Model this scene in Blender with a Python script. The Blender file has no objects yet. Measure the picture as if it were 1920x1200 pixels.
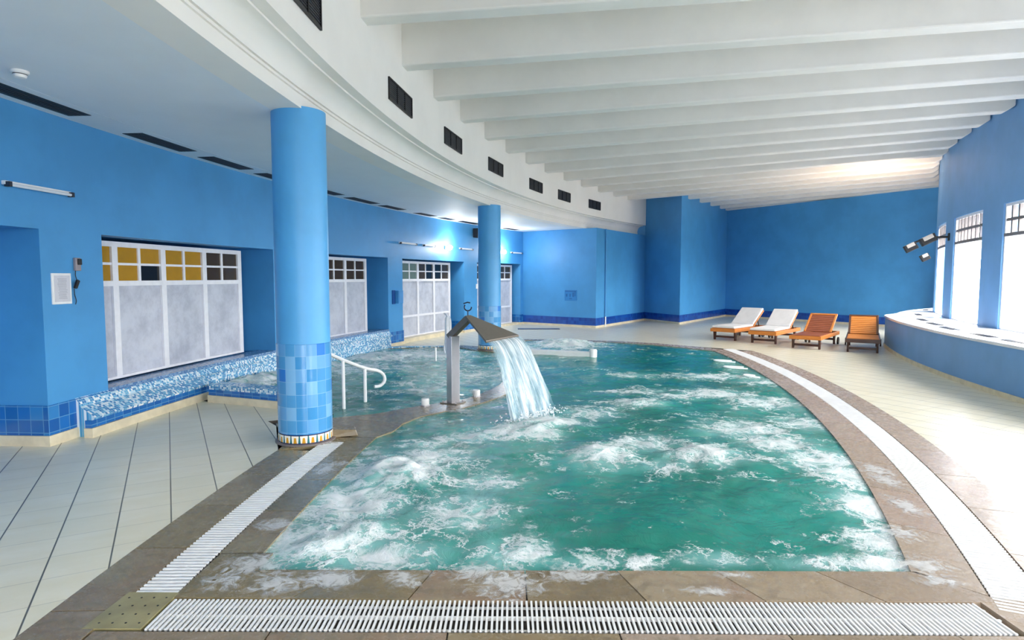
import bpy, math, random
import numpy as np
from mathutils import Vector, noise
from mathutils.geometry import tessellate_polygon
random.seed(7)
rad = math.radians
SC = bpy.context.scene
COL = SC.collection

# ------------------------------------------------------------ camera, light, exposure
F, EYE, PITCH = 1150.0, 1.6, math.atan(80 / 1150.0)
cam_d = bpy.data.cameras.new('camera'); cam = bpy.data.objects.new('camera', cam_d); COL.objects.link(cam)
cam.location = (0, 0, EYE); cam.rotation_euler = (math.pi / 2 - PITCH, 0, 0)
cam_d.sensor_width = 36; cam_d.lens = F / 1920 * 36; cam_d.clip_start = .05; cam_d.clip_end = 300
SC.camera = cam
SC.view_settings.view_transform = 'Standard'; SC.view_settings.look = 'None'
SC.view_settings.gamma = 1; SC.view_settings.use_curve_mapping = False
SC.view_settings.exposure = 0.9
SC.cycles.use_denoising = True
SC.cycles.max_bounces = 10; SC.cycles.diffuse_bounces = 6; SC.cycles.transparent_max_bounces = 12
SC.cycles.sample_clamp_indirect = 6
SC.cycles.caustics_reflective = False; SC.cycles.caustics_refractive = False
W = bpy.data.worlds.new('overcast_sky'); SC.world = W; W.use_nodes = True
_n, _l = W.node_tree.nodes, W.node_tree.links      # overcast: bright sky above, paler ground below the horizon
_tc = _n.new('ShaderNodeTexCoord'); _sx = _n.new('ShaderNodeSeparateXYZ'); _mr = _n.new('ShaderNodeMapRange')
_l.new(_tc.outputs['Generated'], _sx.inputs[0]); _l.new(_sx.outputs[2], _mr.inputs[0])
_mr.inputs[1].default_value = -.06; _mr.inputs[2].default_value = .10; _mr.inputs[3].default_value = 4.0; _mr.inputs[4].default_value = 15.0
_n['Background'].inputs[0].default_value = (1, .985, .955, 1); _l.new(_mr.outputs[0], _n['Background'].inputs[1])

# room geometry: everything is concentric about CX, CY
CX, CY = 29.0, 3.75
R_WALL, R_LIP, R_UP, R_RIGHT = 33.46, 31.0, 30.71, 21.78
Z_LOW, Z_BEAM, Z_CEIL = 3.15, 4.30, 4.86
def pol(R, th, z=0.0):
    a = rad(th); return (CX - R * math.cos(a), CY + R * math.sin(a), z)
def ground(px, py, h=0.0):
    """survey: where the line of sight through a photo pixel meets the level h"""
    x = (px - 960) / F; y = -(py - 600) / F; c, s = math.cos(PITCH), math.sin(PITCH)
    r = (x, c + y * s, -s + y * c); t = (h - EYE) / r[2]
    return (r[0] * t, r[1] * t)

def area(name, loc, target, sx, sy, power, color=(1, 1, 1), portal=False, spread=None):
    d = bpy.data.lights.new(name, 'AREA'); d.shape = 'RECTANGLE'; d.size = sx; d.size_y = sy; d.energy = power; d.color = color
    o = bpy.data.objects.new(name, d); COL.objects.link(o); o.location = loc
    o.rotation_euler = (Vector(target) - Vector(loc)).to_track_quat('-Z', 'Y').to_euler()
    if portal: d.cycles.is_portal = True
    if spread: d.spread = spread
    return o
WIN_T = [(27.3, 32.0), (20.1, 24.95), (12.95, 17.8), (5.8, 10.65), (-1.35, 3.5), (-8.5, -3.65), (34.5, 39.3)]  # last opening is an unseen window added to light the far wall and loungers
WZ0, WZ1 = .70, 2.83
for a, b in WIN_T:      # daylight through the window openings
    m = (a + b) / 2; x, y, z = pol(R_RIGHT - .12, m, (WZ0 + WZ1) / 2); tx, ty, _ = pol(R_RIGHT + 3, m)
    area('window_daylight', (x, y, z), (tx, ty, z), (b - a) * rad(1) * R_RIGHT - .1, WZ1 - WZ0 - .05, 0, portal=True)

# ------------------------------------------------------------ materials
def lin(c):
    return tuple(((v / 255) / 12.92 if v / 255 <= .04045 else ((v / 255 + .055) / 1.055) ** 2.4) for v in c) + (1,)
class NT:
    def __init__(s, name):
        s.m = bpy.data.materials.new(name); s.m.use_nodes = True; s.t = s.m.node_tree
        s.b = s.t.nodes['Principled BSDF']; s.out = s.t.nodes['Material Output']
    def n(s, typ, **kw):
        o = s.t.nodes.new(typ)
        for k, v in kw.items():
            if k.startswith('i_'):
                key = k[2:]; key = int(key) if key.isdigit() else key
                if isinstance(v, bpy.types.NodeSocket): s.t.links.new(v, o.inputs[key])
                else: o.inputs[key].default_value = v
            else: setattr(o, k, v)
        return o
    def link(s, a, b): s.t.links.new(a, b)
    def math(s, op, a, b=None, c=None, clamp=False):
        o = s.t.nodes.new('ShaderNodeMath'); o.operation = op; o.use_clamp = clamp
        for i, v in enumerate((a, b, c)):
            if v is None: continue
            if isinstance(v, bpy.types.NodeSocket): s.t.links.new(v, o.inputs[i])
            else: o.inputs[i].default_value = v
        return o.outputs[0]
    def mix(s, f, a, b):
        o = s.t.nodes.new('ShaderNodeMix'); o.data_type = 'RGBA'
        for i, v in ((0, f), (6, a), (7, b)):
            if isinstance(v, bpy.types.NodeSocket): s.t.links.new(v, o.inputs[i])
            else: o.inputs[i].default_value = v
        return o.outputs[2]
    def ramp(s, f, stops, interp='LINEAR'):
        o = s.t.nodes.new('ShaderNodeValToRGB'); s.t.links.new(f, o.inputs[0]); r = o.color_ramp; r.interpolation = interp
        while len(r.elements) < len(stops): r.elements.new(.5)
        for e, (p, c) in zip(r.elements, stops): e.position = p; e.color = c
        return o.outputs[0]
    def noise(s, vec, scale, detail=4, rough=.55, dist=0.0):
        o = s.t.nodes.new('ShaderNodeTexNoise'); s.t.links.new(vec, o.inputs['Vector'])
        o.inputs['Scale'].default_value = scale; o.inputs['Detail'].default_value = detail
        o.inputs['Roughness'].default_value = rough; o.inputs['Distortion'].default_value = dist
        return o.outputs[0]
    def sstep(s, v, lo, hi):
        o = s.t.nodes.new('ShaderNodeMapRange'); o.interpolation_type = 'SMOOTHSTEP'
        for i, x in ((0, v), (1, lo), (2, hi)):
            if isinstance(x, bpy.types.NodeSocket): s.t.links.new(x, o.inputs[i])
            else: o.inputs[i].default_value = x
        return o.outputs[0]
    def bump(s, h, strength=.2, dist=.01):
        o = s.t.nodes.new('ShaderNodeBump'); o.inputs['Strength'].default_value = strength; o.inputs['Distance'].default_value = dist
        s.t.links.new(h, o.inputs['Height']); s.t.links.new(o.outputs[0], s.b.inputs['Normal']); return o
    def set(s, color=None, rough=None, metal=None, spec=None):
        for k, v in (('Base Color', color), ('Roughness', rough), ('Metallic', metal), ('Specular IOR Level', spec)):
            if v is None: continue
            if isinstance(v, bpy.types.NodeSocket): s.t.links.new(v, s.b.inputs[k])
            else: s.b.inputs[k].default_value = v
        return s.m
    def pos(s): return s.n('ShaderNodeTexCoord').outputs['Object']
    def uv(s): return s.n('ShaderNodeTexCoord').outputs['UV']

def paint(name, rgb, rough=.55, var=.05, scale=1.3, bump=.08):
    t = NT(name); p = t.pos(); n = t.noise(p, scale, 5, .6); c = lin(rgb)
    dark = tuple(v * (1 - var * 2) for v in c[:3]) + (1,)
    t.set(t.mix(t.sstep(n, .35, .65), dark, c), rough)
    t.bump(t.noise(p, 90, 3), bump, .004); return t.m
def plain(name, rgb, rough=.5, metal=0.0, spec=.5):
    t = NT(name); n = t.noise(t.pos(), 12, 3); c = lin(rgb)
    return t.set(t.mix(n, tuple(v * .88 for v in c[:3]) + (1,), tuple(min(1, v * 1.1) for v in c[:3]) + (1,)), rough, metal, spec)
def cells(name, size, stops, grout, gw=.08, rough=.2, uvmap=True, size2=None, bump=.3):
    """small square tiles, one random tint each"""
    t = NT(name); v = t.uv() if uvmap else t.pos(); s = t.n('ShaderNodeSeparateXYZ', i_0=v)
    u = t.math('DIVIDE', s.outputs[0], size); w = t.math('DIVIDE', s.outputs[1], size2 or size)
    iu = t.math('FLOOR', u); iw = t.math('FLOOR', w)
    cb = t.n('ShaderNodeCombineXYZ', i_0=iu, i_1=iw); wn = t.n('ShaderNodeTexWhiteNoise', i_0=cb.outputs[0])
    col = t.ramp(wn.outputs['Value'], stops, 'CONSTANT')
    fu = t.math('ABSOLUTE', t.math('SUBTRACT', t.math('FRACT', u), .5)); fw = t.math('ABSOLUTE', t.math('SUBTRACT', t.math('FRACT', w), .5))
    g = t.sstep(t.math('MAXIMUM', fu, fw), .5 - gw, .5 - gw * .5)
    t.set(t.mix(g, col, lin(grout)), rough); t.bump(t.math('SUBTRACT', 1.0, g), bump, .002); return t.m

M = {}
M['blue'] = paint('blue_wall_paint', (72, 151, 210), .5)
M['bluecol'] = paint('sky_blue_column_paint', (86, 168, 226), .45)
M['blueright'] = paint('blue_window_wall_paint', (108, 160, 214), .5)
M['white'] = paint('white_ceiling_paint', (236, 234, 230), .6, .02)
M['cream'] = paint('cream_beam_paint', (226, 225, 222), .6, .03)
M['lowceil'] = paint('low_ceiling_paint', (226, 232, 238), .6, .015)  # white paint, with blue bounce from the walls put into its tint
M['wframe'] = plain('white_window_frame', (232, 232, 238), .35)
M['gframe'] = plain('grey_window_frame', (120, 114, 114), .4)
M['skirt'] = paint('beige_stone_skirting', (224, 212, 184), .45, .08, 5)
M['black'] = plain('black_vent', (16, 18, 24), .5)
M['slat'] = plain('dark_vent_slat', (42, 44, 56), .4)
M['whitepl'] = plain('white_plastic', (236, 236, 236), .3)
M['rail'] = plain('white_enamel_rail', (240, 240, 242), .22)
M['steel'] = plain('brushed_steel', (205, 200, 205), .3, .85)
M['steeldark'] = plain('dark_weathered_steel', (128, 120, 112), .38, .7)
M['navy'] = cells('navy_tile_band', .10, [(0, lin((20, 74, 160))), (.35, lin((26, 84, 172))), (.7, lin((16, 64, 148)))], (40, 90, 165), .03)
M['tileband'] = cells('blue_tile_band', .125, [(0, lin((22, 92, 168))), (.3, lin((32, 108, 184))), (.6, lin((28, 100, 172))), (.85, lin((48, 126, 192)))], (90, 150, 195), .035)
M['coltile'] = cells('mixed_blue_column_tile', .1005, [(0, lin((78, 152, 206))), (.2, lin((98, 160, 212))), (.4, lin((64, 142, 200))), (.58, lin((120, 176, 220))), (.74, lin((72, 148, 204))), (.88, lin((44, 122, 206))), (.96, lin((34, 82, 170)))], (136, 182, 218), .02, .18, size2=.122)
M['mosaic'] = cells('speckled_glass_mosaic', .026, [(0, lin((70, 150, 200))), (.22, lin((190, 220, 235))), (.45, lin((104, 176, 214))), (.62, lin((232, 240, 244))), (.8, lin((56, 128, 186)))], (190, 205, 215), .07, .15)
M['mosdark'] = cells('grey_blue_glass_mosaic', .026, [(0, lin((92, 132, 176))), (.3, lin((116, 150, 188))), (.6, lin((78, 116, 166))), (.85, lin((140, 170, 200)))], (120, 145, 175), .06, .2)

# cream floor tiles: long joints dark, cross joints faint
t = NT('cream_floor_tile'); p = t.pos()
mp = t.n('ShaderNodeMapping', i_0=p); mp.inputs['Rotation'].default_value = (0, 0, rad(-29.3))
s = t.n('ShaderNodeSeparateXYZ', i_0=mp.outputs[0]); T = .305
u = t.math('DIVIDE', t.math('ADD', s.outputs[0], .03), T); w = t.math('DIVIDE', s.outputs[1], T)
fu = t.math('ABSOLUTE', t.math('SUBTRACT', t.math('FRACT', u), .5)); fw = t.math('ABSOLUTE', t.math('SUBTRACT', t.math('FRACT', w), .5))
ju = t.sstep(fu, .480, .492); jw = t.math('MULTIPLY', t.sstep(fw, .484, .494), .32)
wn = t.n('ShaderNodeTexWhiteNoise', i_0=t.n('ShaderNodeCombineXYZ', i_0=t.math('FLOOR', u), i_1=t.math('FLOOR', w)).outputs[0])
mp2 = t.n('ShaderNodeMapping', i_0=mp.outputs[0]); mp2.inputs['Scale'].default_value = (1.2, 3, 1)
nn = t.noise(mp2.outputs[0], 2.0, 5, .6)
base = t.ramp(nn, [(.3, lin((231, 222, 194))), (.5, lin((235, 227, 202))), (.7, lin((240, 233, 212)))])
base = t.mix(t.math('MULTIPLY', wn.outputs['Value'], .3), base, lin((220, 214, 188)))
grime = t.sstep(t.noise(p, .5, 6, .6), .5, .8)
base = t.mix(t.math('MULTIPLY', grime, .15), base, lin((190, 182, 158)))
j = t.math('MAXIMUM', ju, jw)
t.set(t.mix(j, base, lin((96, 92, 78))), t.math('ADD', .26, t.math('MULTIPLY', nn, .06)))
t.bump(t.math('SUBTRACT', 1.0, j), .25, .003); M['floor'] = t.m

# natural stone coping: every slab carries its own tint number (attribute 'slab')
t = NT('wet_slate_coping'); p = t.pos()
at = t.n('ShaderNodeAttribute', attribute_name='slab')
n1 = t.noise(p, 1.6, 7, .62, .6); n2 = t.noise(p, 14, 6, .65)
sum_ = t.math('ADD', t.math('MULTIPLY', n1, .62), t.math('MULTIPLY', at.outputs['Fac'], .46))
col = t.ramp(sum_, [(.30, lin((120, 106, 84))), (.44, lin((140, 122, 94))), (.54, lin((152, 138, 116))), (.64, lin((140, 116, 98))), (.76, lin((160, 142, 128)))])
col = t.mix(t.sstep(n2, .45, .75), col, lin((112, 100, 82)))
olive = t.n('ShaderNodeSeparateXYZ', i_0=p)
pink = t.sstep(olive.outputs[0], .2, 3.6)
col = t.mix(t.math('MULTIPLY', pink, .55), col, lin((190, 168, 154)))
col = t.mix(t.math('MULTIPLY', t.math('SUBTRACT', 1.0, t.sstep(olive.outputs[0], -2.0, .8)), .35), col, lin((122, 116, 80)))
t.set(col, t.math('ADD', .12, t.math('MULTIPLY', n2, .3))); t.bump(n2, .35, .006); M['stone'] = t.m
t = NT('dark_grout'); M['grout'] = t.set(t.mix(t.noise(t.pos(), 9), lin((46, 42, 38)), lin((74, 68, 62))), .8)

# water
def water_mat(name, deep, mid, pale, base_foam, line_gain):
    t = NT(name); p = t.pos(); D = t.n('ShaderNodeAttribute', attribute_name='foam').outputs['Fac']
    warp = t.n('ShaderNodeTexNoise', i_0=p); warp.inputs['Scale'].default_value = 1.4; warp.inputs['Detail'].default_value = 3
    wv = t.n('ShaderNodeVectorMath', operation='MULTIPLY_ADD', i_0=warp.outputs['Color'], i_1=(.9, .9, 0.0), i_2=p).outputs[0]
    n1 = t.noise(wv, 3.4, 12, .74, .9)
    thr = t.math('SUBTRACT', .79, t.math('MULTIPLY', D, .36))
    patch = t.math('POWER', t.sstep(n1, thr, t.math('ADD', thr, .20)), .9)
    def lace(scale, w0, w1, sm):
        vo = t.n('ShaderNodeTexVoronoi', feature='DISTANCE_TO_EDGE', i_0=t.n('ShaderNodeVectorMath', operation='MULTIPLY_ADD', i_0=t.n('ShaderNodeTexNoise', i_0=p, i_2=sm, i_3=6.0, i_4=.7).outputs['Color'], i_1=(.75, .75, 0.0), i_2=wv).outputs[0])
        vo.inputs['Scale'].default_value = scale
        return t.math('SUBTRACT', 1.0, t.sstep(vo.outputs[0], 0.0, t.math('ADD', w0, t.math('MULTIPLY', D, w1))))
    brk = t.sstep(t.noise(p, 2.6, 8, .7), t.math('SUBTRACT', .62, t.math('MULTIPLY', D, .34)), t.math('SUBTRACT', .70, t.math('MULTIPLY', D, .22)))
    lines = t.math('MULTIPLY', t.math('MAXIMUM', lace(2.1, .015, .10, 2.6), t.math('MULTIPLY', lace(4.6, .02, .16, 5.0), .85)), t.math('MULTIPLY', brk, line_gain))
    spk = t.math('MULTIPLY', t.sstep(t.noise(wv, 20, 5, .65), t.math('SUBTRACT', .78, t.math('MULTIPLY', D, .17)), .84), .95)
    grain = t.math('ADD', .62, t.math('MULTIPLY', t.noise(wv, 16, 6, .7), .7))
    foam = t.math('MULTIPLY', t.math('MAXIMUM', t.math('MAXIMUM', patch, lines), spk), grain, clamp=True)
    milk = t.math('MULTIPLY', t.sstep(t.math('ADD', D, t.math('MULTIPLY', t.math('SUBTRACT', t.noise(wv, 1.6, 5), .5), .9)), .25, 1.0), .8)
    tone = t.noise(p, .55, 3, .5)
    c = t.mix(t.sstep(tone, .38, .62), lin(deep), lin(mid)); c = t.mix(milk, c, lin(pale))
    c = t.mix(foam, c, lin((236, 240, 242)))
    t.set(c, t.math('ADD', .06, t.math('MULTIPLY', foam, .5)), spec=.3)
    h = t.math('ADD', t.math('MULTIPLY', t.noise(wv, 9, 7, .66), .8), t.math('MULTIPLY', foam, .5))
    t.bump(h, .55, .03); return t.m
M['water'] = water_mat('turquoise_bubbling_water', (10, 118, 104), (18, 140, 128), (140, 196, 194), 0, 1.0)
M['water2'] = water_mat('choppy_green_water', (6, 112, 98), (20, 142, 128), (128, 192, 188), 0, 1.0)
t = NT('foam_white'); n = t.noise(t.pos(), 30, 5)
M['foam'] = t.set(t.mix(n, lin((214, 218, 222)), lin((244, 244, 246))), .55); t.bump(n, .4, .01)

t = NT('thin_foam_wash'); p = t.pos(); e = t.n('ShaderNodeAttribute', attribute_name='slab').outputs['Fac']
n = t.noise(p, 11, 10, .72, 1.5); M['wisp'] = t.set(lin((236, 238, 240)), .35)
t.link(t.math('MULTIPLY', t.sstep(t.math('ADD', n, t.math('MULTIPLY', e, .36)), .60, .86), .62), t.b.inputs['Alpha'])
def glass_mat(name, tint, alpha):
    t = NT(name); t.t.nodes.remove(t.b)
    tr = t.n('ShaderNodeBsdfTransparent', i_0=tint); gl = t.n('ShaderNodeBsdfGlossy', i_0=(1, 1, 1, 1)); gl.inputs['Roughness'].default_value = .02
    fr = t.n('ShaderNodeFresnel'); fr.inputs[0].default_value = 1.45
    mx = t.n('ShaderNodeMixShader', i_0=t.math('MULTIPLY', fr.outputs[0], alpha), i_1=tr.outputs[0], i_2=gl.outputs[0])
    t.link(mx.outputs[0], t.out.inputs[0]); return t.m
M['glass'] = glass_mat('clear_window_glass', (1, 1, 1, 1), .22)
M['amber'] = plain('amber_lit_room_glass', (176, 132, 24), .12)  # the lit room behind is put into the pane colour
M['brownglass'] = plain('dark_brown_glass', (66, 52, 34), .1)
M['greenglass'] = plain('grey_green_glass', (106, 124, 116), .1)
M['darkglass'] = plain('near_black_glass', (24, 24, 26), .08)
t = NT('frosted_panel'); p = t.pos()
n = t.noise(p, 3.5, 8, .7); n2 = t.noise(p, 40, 3)
M['frost'] = t.set(t.mix(t.sstep(n, .35, .7), lin((196, 200, 212)), lin((168, 172, 186))), .45); t.bump(n2, .2, .003)
t = NT('falling_water'); p = t.uv(); mp = t.n('ShaderNodeMapping', i_0=p); mp.inputs['Scale'].default_value = (26, 2.2, 1)
n = t.noise(mp.outputs[0], 1.0, 6, .62, .6); s = t.n('ShaderNodeSeparateXYZ', i_0=p)
mp3 = t.n('ShaderNodeMapping', i_0=p); mp3.inputs['Scale'].default_value = (7, 1.6, 1)
big = t.noise(mp3.outputs[0], 1.0, 3, .5, .4)
streak = t.sstep(t.math('ADD', t.math('MULTIPLY', n, .6), t.math('MULTIPLY', big, .45)), .42, .66)
t.set(t.mix(streak, lin((150, 190, 204)), lin((238, 242, 248))), .18)
t.b.inputs['Alpha'].default_value = .5
al = t.math('ADD', .34, t.math('MULTIPLY', streak, .6), clamp=True); t.link(al, t.b.inputs['Alpha']); t.bump(n, .6, .02); M['fall'] = t.m

def wood(name, a, b):
    t = NT(name); mp = t.n('ShaderNodeMapping', i_0=t.pos()); mp.inputs['Scale'].default_value = (2, 14, 14)
    n = t.noise(mp.outputs[0], 2.2, 6, .6, .5); return t.set(t.mix(n, lin(a), lin(b)), .38)
M['wood_orange'] = wood('orange_teak', (176, 96, 30), (216, 140, 62))
M['wood_red'] = wood('reddish_teak', (104, 44, 24), (166, 92, 62))
M['wood_dark'] = wood('dark_teak_frame', (46, 26, 20), (86, 48, 34))
M['cushion'] = paint('off_white_cushion', (226, 224, 224), .8, .03, 6, .3)
def emis(name, rgb, k):
    t = NT(name); t.b.inputs['Emission Color'].default_value = rgb + (1,); t.b.inputs['Emission Strength'].default_value = k
    t.set((1, 1, 1, 1), .4); return t.m
M['lamp'] = emis('lit_lamp', (1, .98, .95), 30)
M['tubeoff'] = plain('unlit_tube', (226, 230, 236), .25)

# ------------------------------------------------------------ mesh builder
class MB:
    def __init__(s): s.v, s.f, s.uv, s.att = [], [], [], []
    def face(s, pts, uv=None, a=0.0):
        i = len(s.v); s.v += [tuple(p) for p in pts]; s.f.append(tuple(range(i, i + len(pts))))
        s.uv.append(uv or [(p[0], p[1]) for p in pts]); s.att += [a] * len(pts)
    def hexa(s, b, t_, a=0.0):
        """prism between two rings of equal length"""
        n = len(b); s.face(b[::-1], a=a); s.face(t_, a=a); L = 0
        for i in range(n):
            j = (i + 1) % n; d = math.dist(b[i], b[j])
            s.face([b[i], b[j], t_[j], t_[i]], [(L, b[i][2]), (L + d, b[j][2]), (L + d, t_[j][2]), (L, t_[i][2])], a); L += d
    def prism(s, pts, z0, z1, a=0.0): s.hexa([(x, y, z0) for x, y in pts], [(x, y, z1) for x, y in pts], a)
    def box(s, c, d, rz=0.0, ax=None, a=0.0):
        hx, hy, hz = d[0] / 2, d[1] / 2, d[2] / 2; co, si = math.cos(rz), math.sin(rz)
        q = [(c[0] + x * co - y * si, c[1] + x * si + y * co) for x, y in ((-hx, -hy), (hx, -hy), (hx, hy), (-hx, hy))]
        s.prism(q, c[2] - hz, c[2] + hz, a)
    def sector(s, R0, R1, t0, t1, z0, z1, step=1.0, C=(CX, CY), sgn=-1, a=0.0):
        n = max(1, int(math.ceil(abs(t1 - t0) / step)))
        def q(R, th, z): A = rad(th); return (C[0] + sgn * R * math.cos(A), C[1] + R * math.sin(A), z)
        Rm = (R0 + R1) / 2
        for i in range(n):
            A = t0 + (t1 - t0) * i / n; B = t0 + (t1 - t0) * (i + 1) / n; ua, ub = rad(A) * Rm, rad(B) * Rm
            for R in (R0, R1): s.face([q(R, A, z0), q(R, B, z0), q(R, B, z1), q(R, A, z1)], [(ua, z0), (ub, z0), (ub, z1), (ua, z1)], a)
            for z in (z0, z1): s.face([q(R0, A, z), q(R0, B, z), q(R1, B, z), q(R1, A, z)], [(ua, R0), (ub, R0), (ub, R1), (ua, R1)], a)
        for A in (t0, t1): s.face([q(R0, A, z0), q(R1, A, z0), q(R1, A, z1), q(R0, A, z1)], [(R0, z0), (R1, z0), (R1, z1), (R0, z1)], a)
    def sweep(s, prof, t0, t1, step=1.0, closed=True):
        """profile of (R, z) swept around the room's centre"""
        n = max(1, int(math.ceil((t1 - t0) / step))); m = len(prof); L = [0]
        for i in range(m): L.append(L[-1] + math.dist(prof[i], prof[(i + 1) % m]))
        for i in range(n):
            A = t0 + (t1 - t0) * i / n; B = t0 + (t1 - t0) * (i + 1) / n
            for k in range(m if closed else m - 1):
                p, q = prof[k], prof[(k + 1) % m]; u0, u1 = rad(A) * p[0], rad(B) * p[0]
                s.face([pol(p[0], A, p[1]), pol(p[0], B, p[1]), pol(q[0], B, q[1]), pol(q[0], A, q[1])], [(u0, L[k]), (u1, L[k]), (u1, L[k + 1]), (u0, L[k + 1])])
        if closed:
            s.face([pol(R, t0, z) for R, z in prof]); s.face([pol(R, t1, z) for R, z in prof])
    def lathe(s, prof, c=(0, 0, 0), n=32, tops=True):
        for k in range(len(prof) - 1):
            (r0, z0), (r1, z1) = prof[k], prof[k + 1]
            for i in range(n):
                a, b = 2 * math.pi * i / n, 2 * math.pi * (i + 1) / n
                P = lambda r, z, A: (c[0] + r * math.cos(A), c[1] + r * math.sin(A), c[2] + z)
                rm = max(r0, r1)
                s.face([P(r0, z0, a), P(r0, z0, b), P(r1, z1, b), P(r1, z1, a)], [(a * rm, z0), (b * rm, z0), (b * rm, z1), (a * rm, z1)])
        if tops:
            for r, z in (prof[0], prof[-1]):
                if r > 1e-4: s.face([(c[0] + r * math.cos(2 * math.pi * i / n), c[1] + r * math.sin(2 * math.pi * i / n), c[2] + z) for i in range(n)])
    def tube(s, path, r, n=10, caps=True):
        P = [Vector(p) for p in path]; rings = []
        up = Vector((0, 0, 1)) if abs((P[1] - P[0]).normalized().z) < .9 else Vector((1, 0, 0))
        for i, p in enumerate(P):
            d = (P[min(i + 1, len(P) - 1)] - P[max(i - 1, 0)]).normalized(); x = up.cross(d)
            x = x.normalized() if x.length > 1e-4 else Vector((1, 0, 0)); y = d.cross(x); up = y
            rings.append([tuple(p + r * (x * math.cos(2 * math.pi * k / n) + y * math.sin(2 * math.pi * k / n))) for k in range(n)])
        for a, b in zip(rings, rings[1:]):
            for k in range(n): s.face([a[k], a[(k + 1) % n], b[(k + 1) % n], b[k]])
        if caps: s.face(rings[0][::-1]); s.face(rings[-1])
    def build(s, name, mat, parent=None, smooth=False, bevel=0, origin=None):
        me = bpy.data.meshes.new(name); v = s.v
        if origin: v = [(a - origin[0], b - origin[1], c - origin[2]) for a, b, c in v]
        me.from_pydata(v, [], s.f); ul = me.uv_layers.new(name='UVMap'); k = 0
        flat = [c for f in s.uv for q in f for c in q[:2]]; ul.data.foreach_set('uv', flat)
        at = me.attributes.new('slab', 'FLOAT', 'POINT'); at.data.foreach_set('value', s.att)
        me.materials.append(mat)
        import bmesh
        bm = bmesh.new(); bm.from_mesh(me); bmesh.ops.remove_doubles(bm, verts=bm.verts, dist=1e-5)
        bmesh.ops.recalc_face_normals(bm, faces=bm.faces); bm.to_mesh(me); bm.free()
        o = bpy.data.objects.new(name, me); COL.objects.link(o)
        if origin: o.location = origin
        if parent: o.parent = parent; o.location = (0, 0, 0) if origin is None else tuple(a - b for a, b in zip(origin, (0, 0, 0)))
        if smooth:
            me.polygons.foreach_set('use_smooth', [True] * len(me.polygons))
            me.set_sharp_from_angle(angle=rad(40))
        if bevel:
            b = o.modifiers.new('bevel', 'BEVEL'); b.width = bevel; b.segments = 2; b.limit_method = 'ANGLE'
        return o
def tag(o, label=None, cat=None, group=None, kind=None):
    if label: o['label'] = label
    if cat: o['category'] = cat
    if group: o['group'] = group
    if kind: o['kind'] = kind
    return o
def struct(mb, name, mat, label, cat, **k): return tag(mb.build(name, mat, **k), label, cat, kind='structure')
def thing(name, loc, label, cat, group=None, rz=0.0, kind=None):
    o = bpy.data.objects.new(name, None); COL.objects.link(o); o.location = loc; o.rotation_euler = (0, 0, rz); o.empty_display_size = .1
    return tag(o, label, cat, group, kind)
def copy_tree(o, parent=None):
    c = o.copy(); COL.objects.link(c); c.parent = parent
    for ch in list(o.children): copy_tree(ch, c)
    return c
def along(t0, t1, step): n = max(1, int(abs(t1 - t0) / step)); return [t0 + (t1 - t0) * i / n for i in range(n + 1)]

# ------------------------------------------------------------ pools (plan outlines)
QC, Q_WATER, Q_G0, Q_G1, Q_OUT = (-21.47, 13.76), 25.88, 26.19, 26.45, 26.73      # right-hand edge: its own circle
def qp(R, ph): a = rad(ph); return (QC[0] + R * math.cos(a), QC[1] + R * math.sin(a))
def p2(R, th): return pol(R, th)[:2]
PH_FAR, PH_NEAR = -1.0, -math.degrees(math.asin((13.76 - 3.24) / Q_WATER))
DIV_NEAR = [(-1.20, 6.62), (-1.06, 6.98), (-.84, 7.22), (-.60, 7.46), (-.36, 7.78), (-.10, 8.28), (.10, 8.9), (.26, 9.8), (.34, 11.0), (.34, 12.1), (.22, 13.1)]
DIV_FAR = [(-2.02, 6.92), (-1.60, 7.12), (-1.34, 7.40), (-1.10, 7.60), (-.86, 7.78), (-.60, 8.02), (-.40, 8.42), (-.20, 9.0), (-.04, 9.9), (.04, 11.0), (-.02, 12.1), (-.28, 12.95)]
main = [(-1.40, 3.26)] + [p2(30.45, a) for a in along(-.6, 4.9, .7)] + DIV_NEAR + [(-.12, 14.2), (.35, 15.55), (1.4, 15.42), (2.5, 15.1), (3.3, 14.6), (4.05, 13.75)] + \
       [qp(Q_WATER, a) for a in along(PH_FAR, PH_NEAR, 1.2)]
left = DIV_FAR[:] + [(-.85, 13.45), (-1.2, 14.0), (-2.3, 14.0), (-3.1, 13.75)] + [p2(33.40, a) for a in along(17.2, 7.55, 1.0)] + [(-3.55, 7.93), (-2.9, 7.66), (-2.3, 7.32)]
HOLE = [p2(31.23, a) for a in along(-4.4, 3.4, .6)] + [(-2.2, 6.1), (-2.72, 6.74), (-2.1, 7.12)] + [(-2.25, 7.2), (-2.9, 7.50), (-3.55, 7.73), (-3.84, 7.75)] + [p2(33.45, a) for a in along(7.3, 17.6, 1.0)] + \
       [(-3.1, 14.0), (-1.2, 14.4), (-.5, 14.1), (-.2, 14.5), (.2, 15.85), (1.4, 15.72), (2.65, 15.35), (3.5, 14.85), (4.3, 14.1)] + [qp(Q_OUT, a) for a in along(-1.0, -26.3, 1.2)] + [(2.9, 1.45), (-2.1, 1.45)]
room = [p2(34.5, a) for a in along(-14, 31, 1.0)] + [(.0, 23.8), (9.2, 26.2), (13.8, 18.4)] + [p2(R_RIGHT - .1, a) for a in along(40, -14, 1.0)]
def poly(mb, outer, holes, z, a=0.0):
    loops = [[Vector((x, y, 0)) for x, y in outer]] + [[Vector((x, y, 0)) for x, y in h] for h in holes]
    flat = [v for l in loops for v in l]
    for tri in tessellate_polygon(loops): mb.face([(flat[i].x, flat[i].y, z) for i in tri], a=a)
mb = MB(); poly(mb, room, [HOLE], 0.0)
struct(mb, 'floor', M['floor'], 'cream tiled deck around the pool', 'floor')
mb = MB(); poly(mb, HOLE, [main, left], -.03)
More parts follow.
